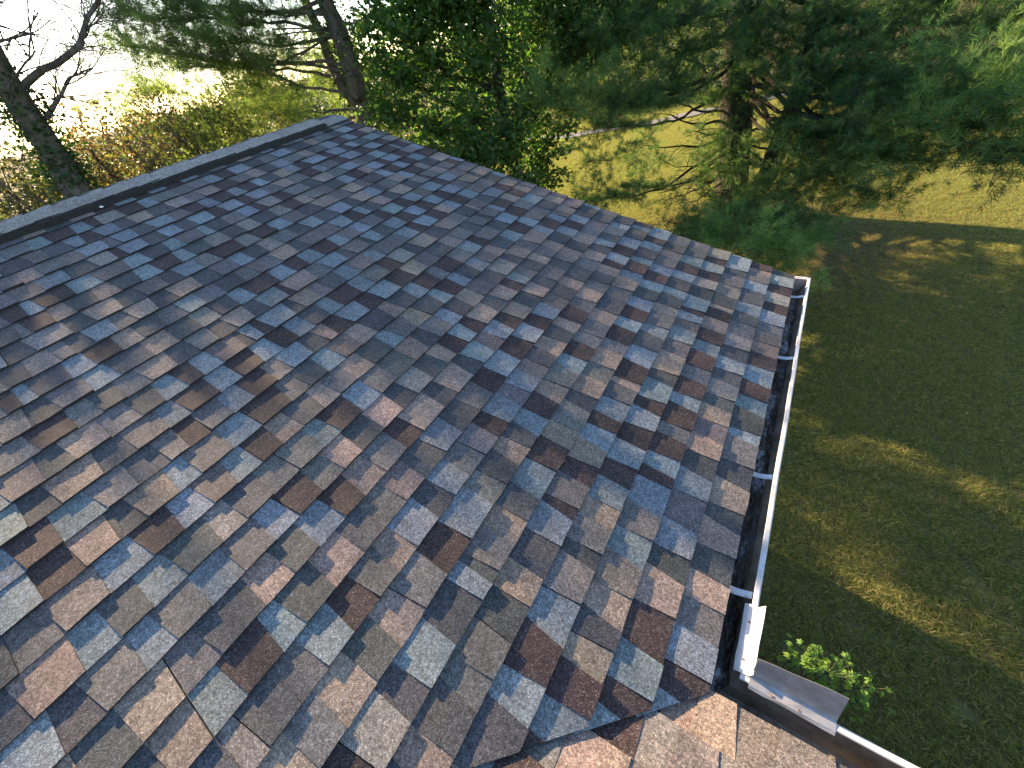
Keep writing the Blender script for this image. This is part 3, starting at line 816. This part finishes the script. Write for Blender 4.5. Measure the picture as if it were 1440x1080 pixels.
B(1.5, 1430, 25, 11.4, 1.0, 0.05, start=0.4, dens=0.9, bright=0.25)
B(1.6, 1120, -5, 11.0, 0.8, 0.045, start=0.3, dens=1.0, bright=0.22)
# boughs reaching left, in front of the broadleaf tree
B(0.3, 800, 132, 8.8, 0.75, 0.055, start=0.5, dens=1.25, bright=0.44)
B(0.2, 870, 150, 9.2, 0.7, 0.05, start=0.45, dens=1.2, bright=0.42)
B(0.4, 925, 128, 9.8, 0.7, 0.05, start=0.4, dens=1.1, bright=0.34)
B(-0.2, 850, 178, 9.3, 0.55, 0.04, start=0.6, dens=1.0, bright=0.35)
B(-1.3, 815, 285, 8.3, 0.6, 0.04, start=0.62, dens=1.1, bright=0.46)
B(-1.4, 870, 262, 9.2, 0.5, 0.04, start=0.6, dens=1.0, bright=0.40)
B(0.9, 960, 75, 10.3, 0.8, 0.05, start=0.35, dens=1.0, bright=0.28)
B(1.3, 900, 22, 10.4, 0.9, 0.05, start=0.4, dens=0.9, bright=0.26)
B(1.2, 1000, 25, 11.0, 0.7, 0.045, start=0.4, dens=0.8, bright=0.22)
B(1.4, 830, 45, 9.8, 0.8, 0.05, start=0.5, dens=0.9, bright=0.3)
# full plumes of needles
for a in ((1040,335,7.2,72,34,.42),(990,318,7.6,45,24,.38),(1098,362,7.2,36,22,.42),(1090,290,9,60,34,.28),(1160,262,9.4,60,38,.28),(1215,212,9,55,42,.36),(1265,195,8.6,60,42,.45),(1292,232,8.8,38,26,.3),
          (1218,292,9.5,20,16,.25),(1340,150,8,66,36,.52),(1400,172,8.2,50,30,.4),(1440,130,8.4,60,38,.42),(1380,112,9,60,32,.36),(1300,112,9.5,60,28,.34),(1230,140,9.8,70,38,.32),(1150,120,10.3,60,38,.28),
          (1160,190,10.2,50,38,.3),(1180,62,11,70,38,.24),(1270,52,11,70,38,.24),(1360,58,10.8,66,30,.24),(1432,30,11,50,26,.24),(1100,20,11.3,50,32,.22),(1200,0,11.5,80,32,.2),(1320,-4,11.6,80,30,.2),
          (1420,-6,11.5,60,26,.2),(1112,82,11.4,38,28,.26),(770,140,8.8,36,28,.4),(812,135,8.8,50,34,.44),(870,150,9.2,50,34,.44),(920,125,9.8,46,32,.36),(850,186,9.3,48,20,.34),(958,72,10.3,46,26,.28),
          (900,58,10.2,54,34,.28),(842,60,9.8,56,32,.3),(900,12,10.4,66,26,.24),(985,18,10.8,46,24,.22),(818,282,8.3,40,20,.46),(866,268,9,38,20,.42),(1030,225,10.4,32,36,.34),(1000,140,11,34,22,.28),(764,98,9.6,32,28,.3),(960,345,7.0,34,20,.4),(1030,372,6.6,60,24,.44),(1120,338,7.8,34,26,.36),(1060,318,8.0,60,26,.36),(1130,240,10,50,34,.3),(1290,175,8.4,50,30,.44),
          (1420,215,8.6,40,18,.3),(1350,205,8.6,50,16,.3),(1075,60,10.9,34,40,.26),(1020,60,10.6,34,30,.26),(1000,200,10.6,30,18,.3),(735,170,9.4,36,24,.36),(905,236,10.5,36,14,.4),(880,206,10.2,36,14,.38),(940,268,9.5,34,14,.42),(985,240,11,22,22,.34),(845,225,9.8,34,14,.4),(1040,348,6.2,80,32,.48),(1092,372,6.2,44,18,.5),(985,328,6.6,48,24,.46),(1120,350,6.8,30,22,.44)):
    pn.plume(*a[:5], bright=a[5])
# foliage close to the trunk
B(-0.9, 1030, 215, 10.6, 0.4, 0.03, start=0.3, dens=1.0, bright=0.34)
B(-1.2, 1060, 235, 10.4, 0.4, 0.03, start=0.3, dens=1.0, bright=0.30)
# higher crown above the picture
for z in np.linspace(2.4, 10.5, 12):
    for a in rng.uniform(0, 2 * math.pi, 3):
        Lb = 3.6 * (1 - (z - 2) / 10.5) + 0.6
        pn.bough(on(z), on(z) + np.array([math.cos(a) * Lb, math.sin(a) * Lb, 0.25 * Lb]), 0.9, 0.045, 0.35, 0.55, 0.3)
# dead grey lower branches
for (z, px, py, d) in ((-1.6, 925, 272, 11.0), (-1.9, 935, 282, 11.2), (-1.2, 905, 205, 10.8), (-0.9, 930, 160, 11), (-0.7, 940, 140, 10.6), (-1.5, 950, 235, 10.6), (-1.7, 985, 262, 10.4),
                       (-1.0, 975, 185, 10.4), (-2.0, 960, 290, 11.4), (-1.0, 1100, 175, 11.5), (-1.4, 1130, 200, 12), (-0.6, 945, 32, 11), (0.0, 918, 55, 11), (-1.4, 1180, 255, 10.5)):
    a = on(z); e = P(px, py, d); c = curve([a, 0.5 * (a + e) - [0, 0, .12], e], 10, 0.02)
    pn.wood.add(c, np.linspace(0.040, 0.007, len(c)), 5)
    for k in range(6):
        q = c[rng.integers(3, len(c))]
        branchy(pn.wood, q, unit(e - a) + rng.normal(0, .7, 3), rng.uniform(.25, .6), 0.010, 1, 0.6, 2, 0.0, 0.003)
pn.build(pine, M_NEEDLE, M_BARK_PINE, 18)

# ------------------------------------------------------------------ backlit pine behind the ridge
lb = np.array([-8.0, 5.75, 0]); lb[2] = ground_h(lb[0], lb[1])
lpine = empty('pine_tree', lb, 'backlit yellowish pine with a forked ivy-clad trunk behind the far end of the ridge', 'tree')
pn = Pine()
tr = curve([lb - [0, 0, .1], P(518, 176, 10.2), P(503, 130, 10.1), P(490, 84, 10.0), P(474, 38, 10.0), P(452, -12, 10.1), P(415, -150, 10.4), P(380, -420, 12)], 28)
pn.wood.add(tr, np.interp(np.arange(len(tr)), [0, 6, 14, len(tr) - 1], [0.26, 0.19, 0.165, 0.08]), 10)
c = curve([P(508, 150, 10.1), P(482, 122, 10.2), P(466, 90, 10.3), P(452, 50, 10.4), P(420, -20, 10.5), P(380, -140, 11)], 14)
pn.wood.add(c, np.linspace(0.12, 0.06, len(c)), 8)
tr2 = tr
def on2(py):
    qq = [ROWS @ (p - CAM) for p in tr2]; ys_ = np.array([540 + FPX * q[1] / q[2] for q in qq]); o = np.argsort(ys_)
    return np.array([np.interp(py, ys_[o], tr2[o, i]) for i in range(3)])
for (y0, px, py, d, sp, br) in ((134, 290, 57, 10.2, .75, .42), (100, 345, 85, 10.4, .8, .45), (40, 200, 22, 10.6, .85, .45), (20, 250, 5, 10.4, .9, .42),
                                (90, 185, 66, 11.0, .7, .5), (52, 260, 45, 11.0, .85, .45), (0, 330, 15, 10.4, .9, .4), (10, 400, 22, 10.2, .7, .36), 
                                (112, 250, 95, 11.6, .7, .55), (150, 350, 150, 11.2, .6, .58), (160, 420, 164, 10.6, .4, .55), (30, 520, 20, 9.6, .5, .3),
                                (-40, 190, -20, 10.8, .9, .4), (-60, 330, -40, 10.4, .9, .35), (-60, 480, -50, 9.8, .8, .3), (-30, 540, -30, 9.6, .7, .3)):
    pn.bough(on2(y0), P(px, py, d), sp, 0.034, 0.4 if sp > .6 else .5, 1.0, br, sag=rng.uniform(-.1, .3))
for a in ((325,90,10.4,58,36,.42),(280,60,10.3,58,32,.42),(235,36,10.6,56,26,.45),(190,70,11,26,16,.5),(200,12,10.7,46,18,.45),(300,12,10.4,66,26,.42),(382,28,10.2,54,30,.38),(402,82,10.4,42,30,.4),(350,120,10.8,46,22,.5),
          (250,100,11.3,36,18,.55),(422,132,10.6,36,22,.5),(300,152,11.4,56,22,.6),(370,160,11.2,46,18,.55),(240,150,12,46,22,.6),(425,6,10,36,22,.36),(212,190,11.5,44,20,.6),(282,188,11.5,46,18,.6),(175,38,11,36,20,.5),(165,6,11,36,18,.45),(222,62,11,46,18,.48),(340,48,10.6,46,26,.42),(262,22,10.8,46,20,.45),(190,128,13,44,18,.65),(170,160,13,40,20,.65),
          (325,195,12,44,16,.65),(460,60,10.6,30,40,.4),(445,110,10.9,30,26,.45),(385,120,11,40,18,.5),(150,60,11.6,20,12,.5)):
    pn.plume(*a[:5], bright=a[5], dens=.125)
for k in range(10):
    a = rng.uniform(0, 2 * math.pi); q = tr2[-1 - rng.integers(0, 9)]
    pn.bough(q, q + np.array([math.cos(a) * 2.2, math.sin(a) * 2.2, .5]), 0.8, 0.04, .35, .55, .4)
for k in range(6):
    q = on2(rng.uniform(30, 150)); branchy(pn.wood, q, (-.6, -.6, rng.uniform(-.3, .4)), rng.uniform(.6, 1.3), 0.02, 2, 0.5, 2, 0, 0.003)
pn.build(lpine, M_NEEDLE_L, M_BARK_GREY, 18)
# ivy clothing the forked trunk
k = rng.integers(0, len(tr2), 1500); pos = tr2[k] + unit(rng.normal(size=(1500, 3))) * rng.uniform(.18, .36, (1500, 1)) + rng.normal(0, .1, (1500, 3))
V, F, r = leaf_mesh(pos, rng.uniform(.05, .09, 1500), rng.uniform(.1, 1, 1500))
o = link('ivy', np_mesh('ivy', V, F, M_IVY, r), lpine); o['kind'] = 'stuff'

# ------------------------------------------------------------------ broadleaf trees beyond the gable end
def blobs_px(lst): return [(P(px, py, d), (r, r, r * .8)) for px, py, d, r in lst]
m1 = blobs_px([(560, 60, 9.2, .75), (600, 130, 9.4, .75), (640, 60, 9.3, .8), (560, 10, 9.6, .8), (650, 170, 9.0, .6), (690, 110, 9.4, .7), (700, 30, 9.6, .8), (620, -20, 9.6, .9), (545, 110, 9.5, .45),
               (720, 180, 8.9, .6), (690, 215, 8.6, .5), (600, 185, 9.4, .45), (640, 225, 8.4, .35), (660, -60, 9.5, 1.0), (560, -70, 9.8, .9), (620, -140, 9.8, 1.2), (545, 165, 9.4, .42), (590, 215, 9.0, .4), (690, 250, 8.3, .4), (735, 262, 8.4, .38), (665, 205, 8.8, .45)])
b1 = P(700, 150, 9.6)
leafy_tree('maple_tree', (b1[0], b1[1], -3), P(672, -60, 9.8), 0.15, m1, 23000, M_LEAF, M_BARK_DARK,
           'dense dark green broadleaf tree hanging over the gable edge of the roof', 'tree', stems=[(np.array([b1[0], b1[1], -3.1]), P(708, 160, 9.6), P(688, 40, 9.8), P(650, -160, 10))])
m2 = blobs_px([(760, 60, 10.4, .8), (790, 10, 10.6, .9), (750, 120, 10.2, .7), (740, 210, 9.8, .6), (780, 190, 10, .5), (840, 10, 10.8, .8), (760, -50, 10.6, 1.1), (800, 90, 10.6, .6), (770, 240, 9.6, .4), (860, 60, 11, .5), (900, -30, 11, .9)])
b2 = P(745, 150, 10.6)
leafy_tree('maple_tree', (b2[0], b2[1], -3), P(740, -60, 10.8), 0.13, m2, 15000, M_LEAF, M_BARK_DARK,
           'darker broadleaf tree squeezed between the leafy tree and the big pine', 'tree', stems=[(np.array([b2[0], b2[1], -3.1]), P(748, 150, 10.6), P(735, 30, 10.8), P(720, -160, 11))], basev=0.25)

# ------------------------------------------------------------------ bare leaning tree on the left
bt = empty('bare_tree', (-8.5, 1.05, ground_h(-8.5, 1.05)), 'leafless leaning tree with an ivy-wrapped trunk against the bright sky', 'tree')
tb = Tubes()
t3 = curve([(-8.45, 0.95, -3.5), P(132, 300, 8.5), P(92, 240, 8.5), P(48, 175, 8.5), (P(-2, 95, 8.5)), P(-40, 20, 8.4), P(-110, -120, 8.4), P(-150, -330, 9)], 30)
tb.add(t3, np.linspace(0.185, 0.08, len(t3)), 12)
def limb(pl, r0, r1, tw=8, L=0.5):
    r0, r1 = r0 * .46, r1 * .46
    c = curve([P(*p) for p in pl], 26, 0.004); tb.add(c, np.linspace(r0, r1, len(c)), 7)
    for k in range(int(tw * 1.8)):
        i = rng.integers(3, len(c)); dd = unit(c[i] - c[i - 1])
        branchy(tb, c[i], dd + rng.normal(0, .55, 3) + [0, 0, .3], rng.uniform(.4, 1.1) * L * 1.6, 0.008, 2, 0.45, 3, .12, 0.0022)
limb([(36, 118, 8.4), (55, 100, 8.2), (75, 92, 8.1), (108, 68, 8.0), (118, 45, 8.0), (122, 25, 8.0), (139, -3, 8.0), (150, -60, 8)], 0.085, 0.035, 12)
limb([(66, 166, 8.4), (80, 143, 8.3), (88, 130, 8.2), (98, 111, 8.2), (126, 97, 8.1)], 0.06, 0.02, 8, .4)
limb([(-20, 62, 8.2), (8, 56, 8.1), (30, 50, 8.0), (40, 45, 8)], 0.04, 0.012, 5, .4)
limb([(20, 140, 8.4), (14, 120, 8.2), (45, 78, 8.0), (48, 70, 8), (30, 60, 8)], 0.03, 0.010, 5, .4)
limb([(75, 200, 8.4), (40, 160, 8.6), (30, 175, 8.7), (25, 205, 8.8)], 0.035, 0.010, 5, .4)
limb([(110, 230, 8.5), (70, 215, 8.9), (40, 190, 9.1), (0, 165, 9.3)], 0.03, 0.008, 7, .5)
limb([(-60, -30, 8.4), (20, -60, 8.2), (80, -110, 8)], 0.07, 0.02, 8, .8)
limb([(-90, -90, 8.4), (-120, -40, 8.0), (-60, 20, 7.8), (-20, 30, 7.6)], 0.06, 0.015, 8, .5)
tb.build('trunk', M_BARK_GREY, bt)
k = rng.integers(3, 16, 2600); pos = t3[k] + unit(rng.normal(size=(2600, 3))) * rng.uniform(.12, .22, (2600, 1)) + rng.normal(0, .09, (2600, 3))
V, F, r = leaf_mesh(pos, rng.uniform(.04, .075, 2600), rng.uniform(.1, 1, 2600))
o = link('ivy', np_mesh('ivy', V, F, M_IVY, r), bt); o['kind'] = 'stuff'

# ------------------------------------------------------------------ thicket behind the ridge
shr = [((150, 235, 9.6), .55, 'tall thin shrub with russet and olive leaves behind the ridge cap', 0.62, 2600),
       ((215, 210, 10.2), .55, 'rusty orange and yellow autumn shrub behind the ridge cap', 0.58, 3000),
       ((95, 300, 8.8), .55, 'grey-green bush crowding the foot of the bare tree', 0.28, 3600),
       ((20, 285, 9.6), .65, 'dull green bush where the ridge leaves the view', 0.22, 4200),
       ((270, 190, 11.0), .6, 'yellow-green shrub under the backlit pine', 0.42, 3600),
       ((345, 175, 11.6), .55, 'olive shrub showing beside the hanging pine boughs', 0.36, 3000),
       ((410, 160, 12.5), .5, 'light green shrub right behind the forked trunk', 0.40, 2600)]
for (pp, r, lab, bv, nl) in shr:
    c0 = P(*pp)
    bl = [(c0 + np.array([rng.uniform(-.6, .6), rng.uniform(-.6, .6), dz]), (r * rng.uniform(.8, 1.2), r * rng.uniform(.8, 1.2), r)) for dz in (-0.2, -0.9, -1.6, 0.25)]
    rt = leafy_tree('autumn_shrub', (c0[0], c0[1], -3), c0, 0.035, bl, nl, M_AUTUMN, M_BARK_GREY, lab, 'shrub', 'thicket behind the ridge', (0.04, 0.08), basev=bv, odd=0.02, clump=9, cr=0.3)
    tw = Tubes()
    for q in range(9): branchy(tw, c0 + rng.normal(0, .3, 3) - [0, 0, .4], (rng.normal(0, .25), rng.normal(0, .25), 1), rng.uniform(.5, 1.0), 0.009, 2, .35, 2, .2, 0.0025)
    tw.build('twigs', M_BARK_GREY, rt)['kind'] = 'stuff'

# unseen tree added on the left, flat crown shaped to shade the roof
def shade_tree():
    c0 = np.array([-14.0, -3.2, 0]); c0[2] = ground_h(c0[0], c0[1])
    bl = []
    for y in np.arange(-6.5, 6.6, 0.7):
        top = float(np.interp(y, [-6, 1.0, 2.44, 4.66, 7], [5.52, 5.555, 5.64, 5.725, 5.77])) + rng.normal(0, 0.02)
        for x in (-14.9, -14.1, -13.3):
            bl.append((np.array([x + rng.normal(0, .1), y + rng.normal(0, .1), top - 0.46 + (x + 14) * -0.403]), (0.7, 0.6, 0.36)))
            bl.append((np.array([x + rng.normal(0, .1), y + rng.normal(0, .1), top - 0.95 + (x + 14) * -0.403]), (0.7, 0.6, 0.40)))
    bl += [(np.array([-14, -4 + k * 0.2, 5.0 + k * .8]), (2.4 - k * .4,) * 3) for k in range(0)]
    leafy_tree('roof_shading_tree', c0, (-14, -1.5, 4.9), 0.24, bl, 115000, M_LEAF, M_BARK_GREY, 'unseen tree added west of the house, its flat crown shaped to shade the roof', 'tree', size=(0.09, 0.14),
               stems=[(c0 - [0, 0, .1], c0 + [0.1, 0.3, 4], (-14, -2.2, 4.2), (-14, 2.5, 4.5), (-14, 6.0, 4.7))], clump=16, cr=0.3)
rng_main, rng = rng, np.random.default_rng(5)
shade_tree()
rng = rng_main

# ------------------------------------------------------------------ distant woods and hedges
def far_mass(name, label, items, n, size, mt, basev=.5):
    pos, sz, rv, cc = blob_leaves(items, n, size, 10, 0.9, basev, 0.0)
    V, F, r = leaf_mesh(pos, sz, rv)
    o = link(name, np_mesh(name, V, F, mt, r)); tag(o, label, 'woods', kind='stuff'); return o
items = []
for k in range(150):
    az = R_(rng.uniform(-35, 62)); d = rng.uniform(58, 120)
    x, y = -math.sin(az) * d, math.cos(az) * d; g = float(ground_h(x, y)); h = rng.uniform(5, 11)
    items.append((np.array([x, y, g + h * .5]), (h * .38, h * .38, h * .55)))
far_mass('distant_woods', 'sunlit woods far beyond the field', items, 70000, (0.35, 0.7), M_FAR)
items = []
for k in range(46):
    az = R_(rng.uniform(8, 60)); d = rng.uniform(26, 42)
    x, y = -math.sin(az) * d, math.cos(az) * d; g = float(ground_h(x, y)); h = rng.uniform(1.6, 3.6)
    items.append((np.array([x, y, g + h * .45]), (h * .6, h * .6, h * .5)))
for k in range(20):
    az = R_(rng.uniform(57, 77)); d = rng.uniform(17, 32)
    x, y = -math.sin(az) * d, math.cos(az) * d; g = float(ground_h(x, y)); h = 1.577 - g + d * math.tan(R_(rng.uniform(-3.5, 0.8)))
    items.append((np.array([x, y, g + h * .5]), (h * .3, h * .3, h * .5)))
far_mass('brush_line', 'yellow-green brush along the far side of the drive', items, 52000, (0.12, 0.26), M_FAR, .65)
items = []
for k in range(60):
    az = R_(rng.uniform(56, 100)); d = rng.uniform(60, 150)
    x, y = -math.sin(az) * d, math.cos(az) * d; g = float(ground_h(x, y)); h = rng.uniform(4, 8)
    items.append((np.array([x, y, g + h * .45]), (h * .5, h * .5, h * .5)))
far_mass('valley_woods', 'hazy woods low on the bright horizon', items, 30000, (0.4, 0.8), M_FAR, .45)

# ------------------------------------------------------------------ weeds at the inside corner
def weed():
    anchor = P(1150, 942, 1.735)
    base = np.array([anchor[0] + .12, anchor[1] + .16, 0]); base[2] = ground_h(base[0], base[1])
    root = empty('weed_sapling', base, 'bright yellow-green sapling standing just outside the inside corner of the gutter', 'plant')
    tb = Tubes(); V_ = []; F_ = []; R2 = []; n0 = 0
    spots = [((1150, 940), 1.735, .08, 44), ((1168, 944), 1.73, .055, 22), ((1092, 905), 1.77, .045, 14), ((1112, 928), 1.82, .045, 12), ((1138, 922), 1.80, .04, 10), ((1202, 962), 1.86, .035, 9), ((1224, 964), 1.80, .045, 14),
             ((1165, 962), 1.95, .05, 14), ((1210, 985), 2.1, .06, 14), ((1190, 975), 2.1, .05, 10), ((1180, 1000), 2.3, .08, 12)]
    for (px, d, r, n) in spots:
        c = P(*px, d)
        st = curve([base + rng.normal(0, .06, 3) * [1, 1, 0], 0.5 * (base + c) + rng.normal(0, .04, 3), c], 8); tb.add(st, np.linspace(.008, .002, len(st)), 5)
        for k in range(n):
            q = c + rng.normal(0, r * .5, 3) * [1, 1, .45]
            if q[0] < .19 or q[1] < .20: continue
            pt = curve([c - [0, 0, .03], q], 3); tb.add(pt, .0009, 3)
            ax = unit(np.array([q[0] - c[0], q[1] - c[1], 0]) + rng.normal(0, .02, 3)); nr = unit(np.array([rng.normal(0, .3), rng.normal(0, .3), 1])); rv = np.clip(rng.normal(.5, .22), 0, 1)
            L = rng.uniform(.014, .024)
            for a in (-75, -38, 0, 38, 75):                   # five pointed leaflets
                ca_, sa_ = math.cos(R_(a)), math.sin(R_(a)); sd_ = np.cross(nr, ax); dd = unit(ax * ca_ + sd_ * sa_ - nr * .2); ss_ = np.cross(nr, dd)
                l = L * (1 - abs(a) / 200)
                pts = [q, q + dd * l * .55 - ss_ * l * .24 + nr * .004, q + dd * l, q + dd * l * .55 + ss_ * l * .24 + nr * .004]
                V_ += pts; F_ += [(n0, n0 + 1, n0 + 2), (n0, n0 + 2, n0 + 3)]; R2 += [rv] * 4; n0 += 4
    tb.build('stems', simple('weed_stem', (0.05, 0.065, 0.02), .8), root)['kind'] = 'stuff'
    link('leaves', np_mesh('leaves', np.array(V_), np.array(F_), M_WEED, R2), root)
weed()

# ------------------------------------------------------------------ lawn grass
def lawn():
    # a tuft mesh, scattered with geometry nodes over a patch that follows the ground
    def tuft(nb, h0, h1, spread):
        V = []; F = []; Rn = []
        for k in range(nb):
            a = rng.uniform(0, 2 * math.pi); r = rng.uniform(0, spread); p = np.array([math.cos(a) * r, math.sin(a) * r, -0.005])
            d = unit(np.array([rng.normal(0, .85), rng.normal(0, .85), 1.0])); h = rng.uniform(h0, h1); w = rng.uniform(.0022, .0040)
            s_ = unit(np.cross(d, rng.normal(size=3))) * w; b0 = len(V)
            m_ = p + d * h * .55; t_ = p + d * h + np.array([d[0], d[1], -.35]) * h * .4
            V += [p - s_, p + s_, m_ + s_ * .8, m_ - s_ * .8, t_]; F += [(b0, b0 + 1, b0 + 2, b0 + 3), (b0 + 3, b0 + 2, b0 + 4, b0 + 4)]
            Rn += [np.clip(rng.normal(.45, .26), 0, 1)] * 5
        me = bpy.data.meshes.new('grass_tuft'); me.from_pydata([tuple(v) for v in V], [], [f if f[2] != f[3] else f[:3] for f in F]); me.materials.append(M_GRASS)
        at_ = me.attributes.new('rnd', 'FLOAT', 'POINT'); at_.data.foreach_set('value', np.array(Rn, dtype=np.float32))
        me.update(); return me
    xs = np.arange(-17, 13.1, 0.5); ys_ = np.arange(0.2, 32.1, 0.5)
    X, Y = np.meshgrid(xs, ys_, indexing='ij'); V = np.stack([X.ravel(), Y.ravel(), ground_h(X, Y).ravel() + .002], 1)
    ny = len(ys_); F = []
    for i in range(len(xs) - 1):
        for j in range(ny - 1):
            cx, cy = xs[i] + .25, ys_[j] + .25
            if cx < 0 and cy < LEN - .1 : continue
            az = math.degrees(math.atan2(-(cx - CAM[0]), cy - CAM[1]))
            if az > (45 if cy > 9 else 32) or (cy > 6 and az < -32): continue
            F.append((i * ny + j, (i + 1) * ny + j, (i + 1) * ny + j + 1, i * ny + j + 1))
    me = np_mesh('lawn_grass', V, np.array(F), M_GRASS)
    o = link('lawn_grass', me); tag(o, 'mown grass of the side lawn in sun and shade', 'grass', kind='stuff')
    tob = bpy.data.objects.new('grass_tuft', tuft(30, .028, .062, .07))
    tcol = bpy.data.collections.new('grass_sources'); tcol.objects.link(tob)
    ng = bpy.data.node_groups.new('scatter_grass', 'GeometryNodeTree')
    ng.interface.new_socket('Geometry', in_out='INPUT', socket_type='NodeSocketGeometry'); ng.interface.new_socket('Geometry', in_out='OUTPUT', socket_type='NodeSocketGeometry')
    nn = ng.nodes; gi_ = nn.new('NodeGroupInput'); go_ = nn.new('NodeGroupOutput')
    dp = nn.new('GeometryNodeDistributePointsOnFaces'); dp.inputs['Density'].default_value = 400; dp.inputs['Seed'].default_value = 3
    ip = nn.new('GeometryNodeInstanceOnPoints'); oi = nn.new('GeometryNodeObjectInfo'); oi.inputs[0].default_value = tob
    rv = nn.new('FunctionNodeRandomValue'); rv.data_type = 'FLOAT_VECTOR'; rv.inputs[0].default_value = (-.12, -.12, 0); rv.inputs[1].default_value = (.12, .12, 6.283)
    rs = nn.new('FunctionNodeRandomValue'); rs.data_type = 'FLOAT'; rs.inputs[2].default_value = .65; rs.inputs[3].default_value = 1.35
    L_ = ng.links
    L_.new(gi_.outputs[0], dp.inputs['Mesh']); L_.new(dp.outputs['Points'], ip.inputs['Points']); L_.new(oi.outputs['Geometry'], ip.inputs['Instance'])
    L_.new(rv.outputs[0], ip.inputs['Rotation']); L_.new(rs.outputs[1], ip.inputs['Scale']); L_.new(ip.outputs[0], go_.inputs[0])
    md = o.modifiers.new('scatter', 'NODES'); md.node_group = ng
lawn()
# brown needle litter under the big pine
n = 36000
a = rng.uniform(0, 2 * math.pi, n); q = np.abs(rng.normal(0, 1.8, n)); x = -0.3 + q * np.cos(a) * 1.2; y = 9.8 + q * np.sin(a)
c0 = np.stack([x, y, ground_h(x, y) + rng.uniform(.015, .05, n)], 1); dd = unit(np.stack([rng.normal(size=n), rng.normal(size=n), rng.normal(0, .25, n)], 1)) * 0.06; ww = unit(np.cross(dd, [0, 0, 1.0])) * 0.004
V = np.stack([c0 - dd, c0 + ww, c0 + dd, c0 - ww], 1).reshape(-1, 3); b0 = np.arange(n) * 4
tag(link('needle_litter', np_mesh('needle_litter', V, np.stack([b0, b0 + 1, b0 + 2, b0 + 3], 1), M_LITTER, np.repeat(rng.random(n), 4))), 'brown needle litter lying in the grass under the pine', 'litter', kind='stuff')
# fallen leaves
n = 260
x = rng.uniform(-1, 8, n); y = rng.uniform(0.6, 14, n); pos = np.stack([x, y, ground_h(x, y) + .045], 1)
V, F, r = leaf_mesh(pos, rng.uniform(.018, .036, n), rng.uniform(0, .6, n), droop=0.05)
tag(link('fallen_leaves', np_mesh('fallen_leaves', V, F, M_DEAD, r)), 'dry fallen leaves strewn over the lawn', 'leaves', kind='stuff')
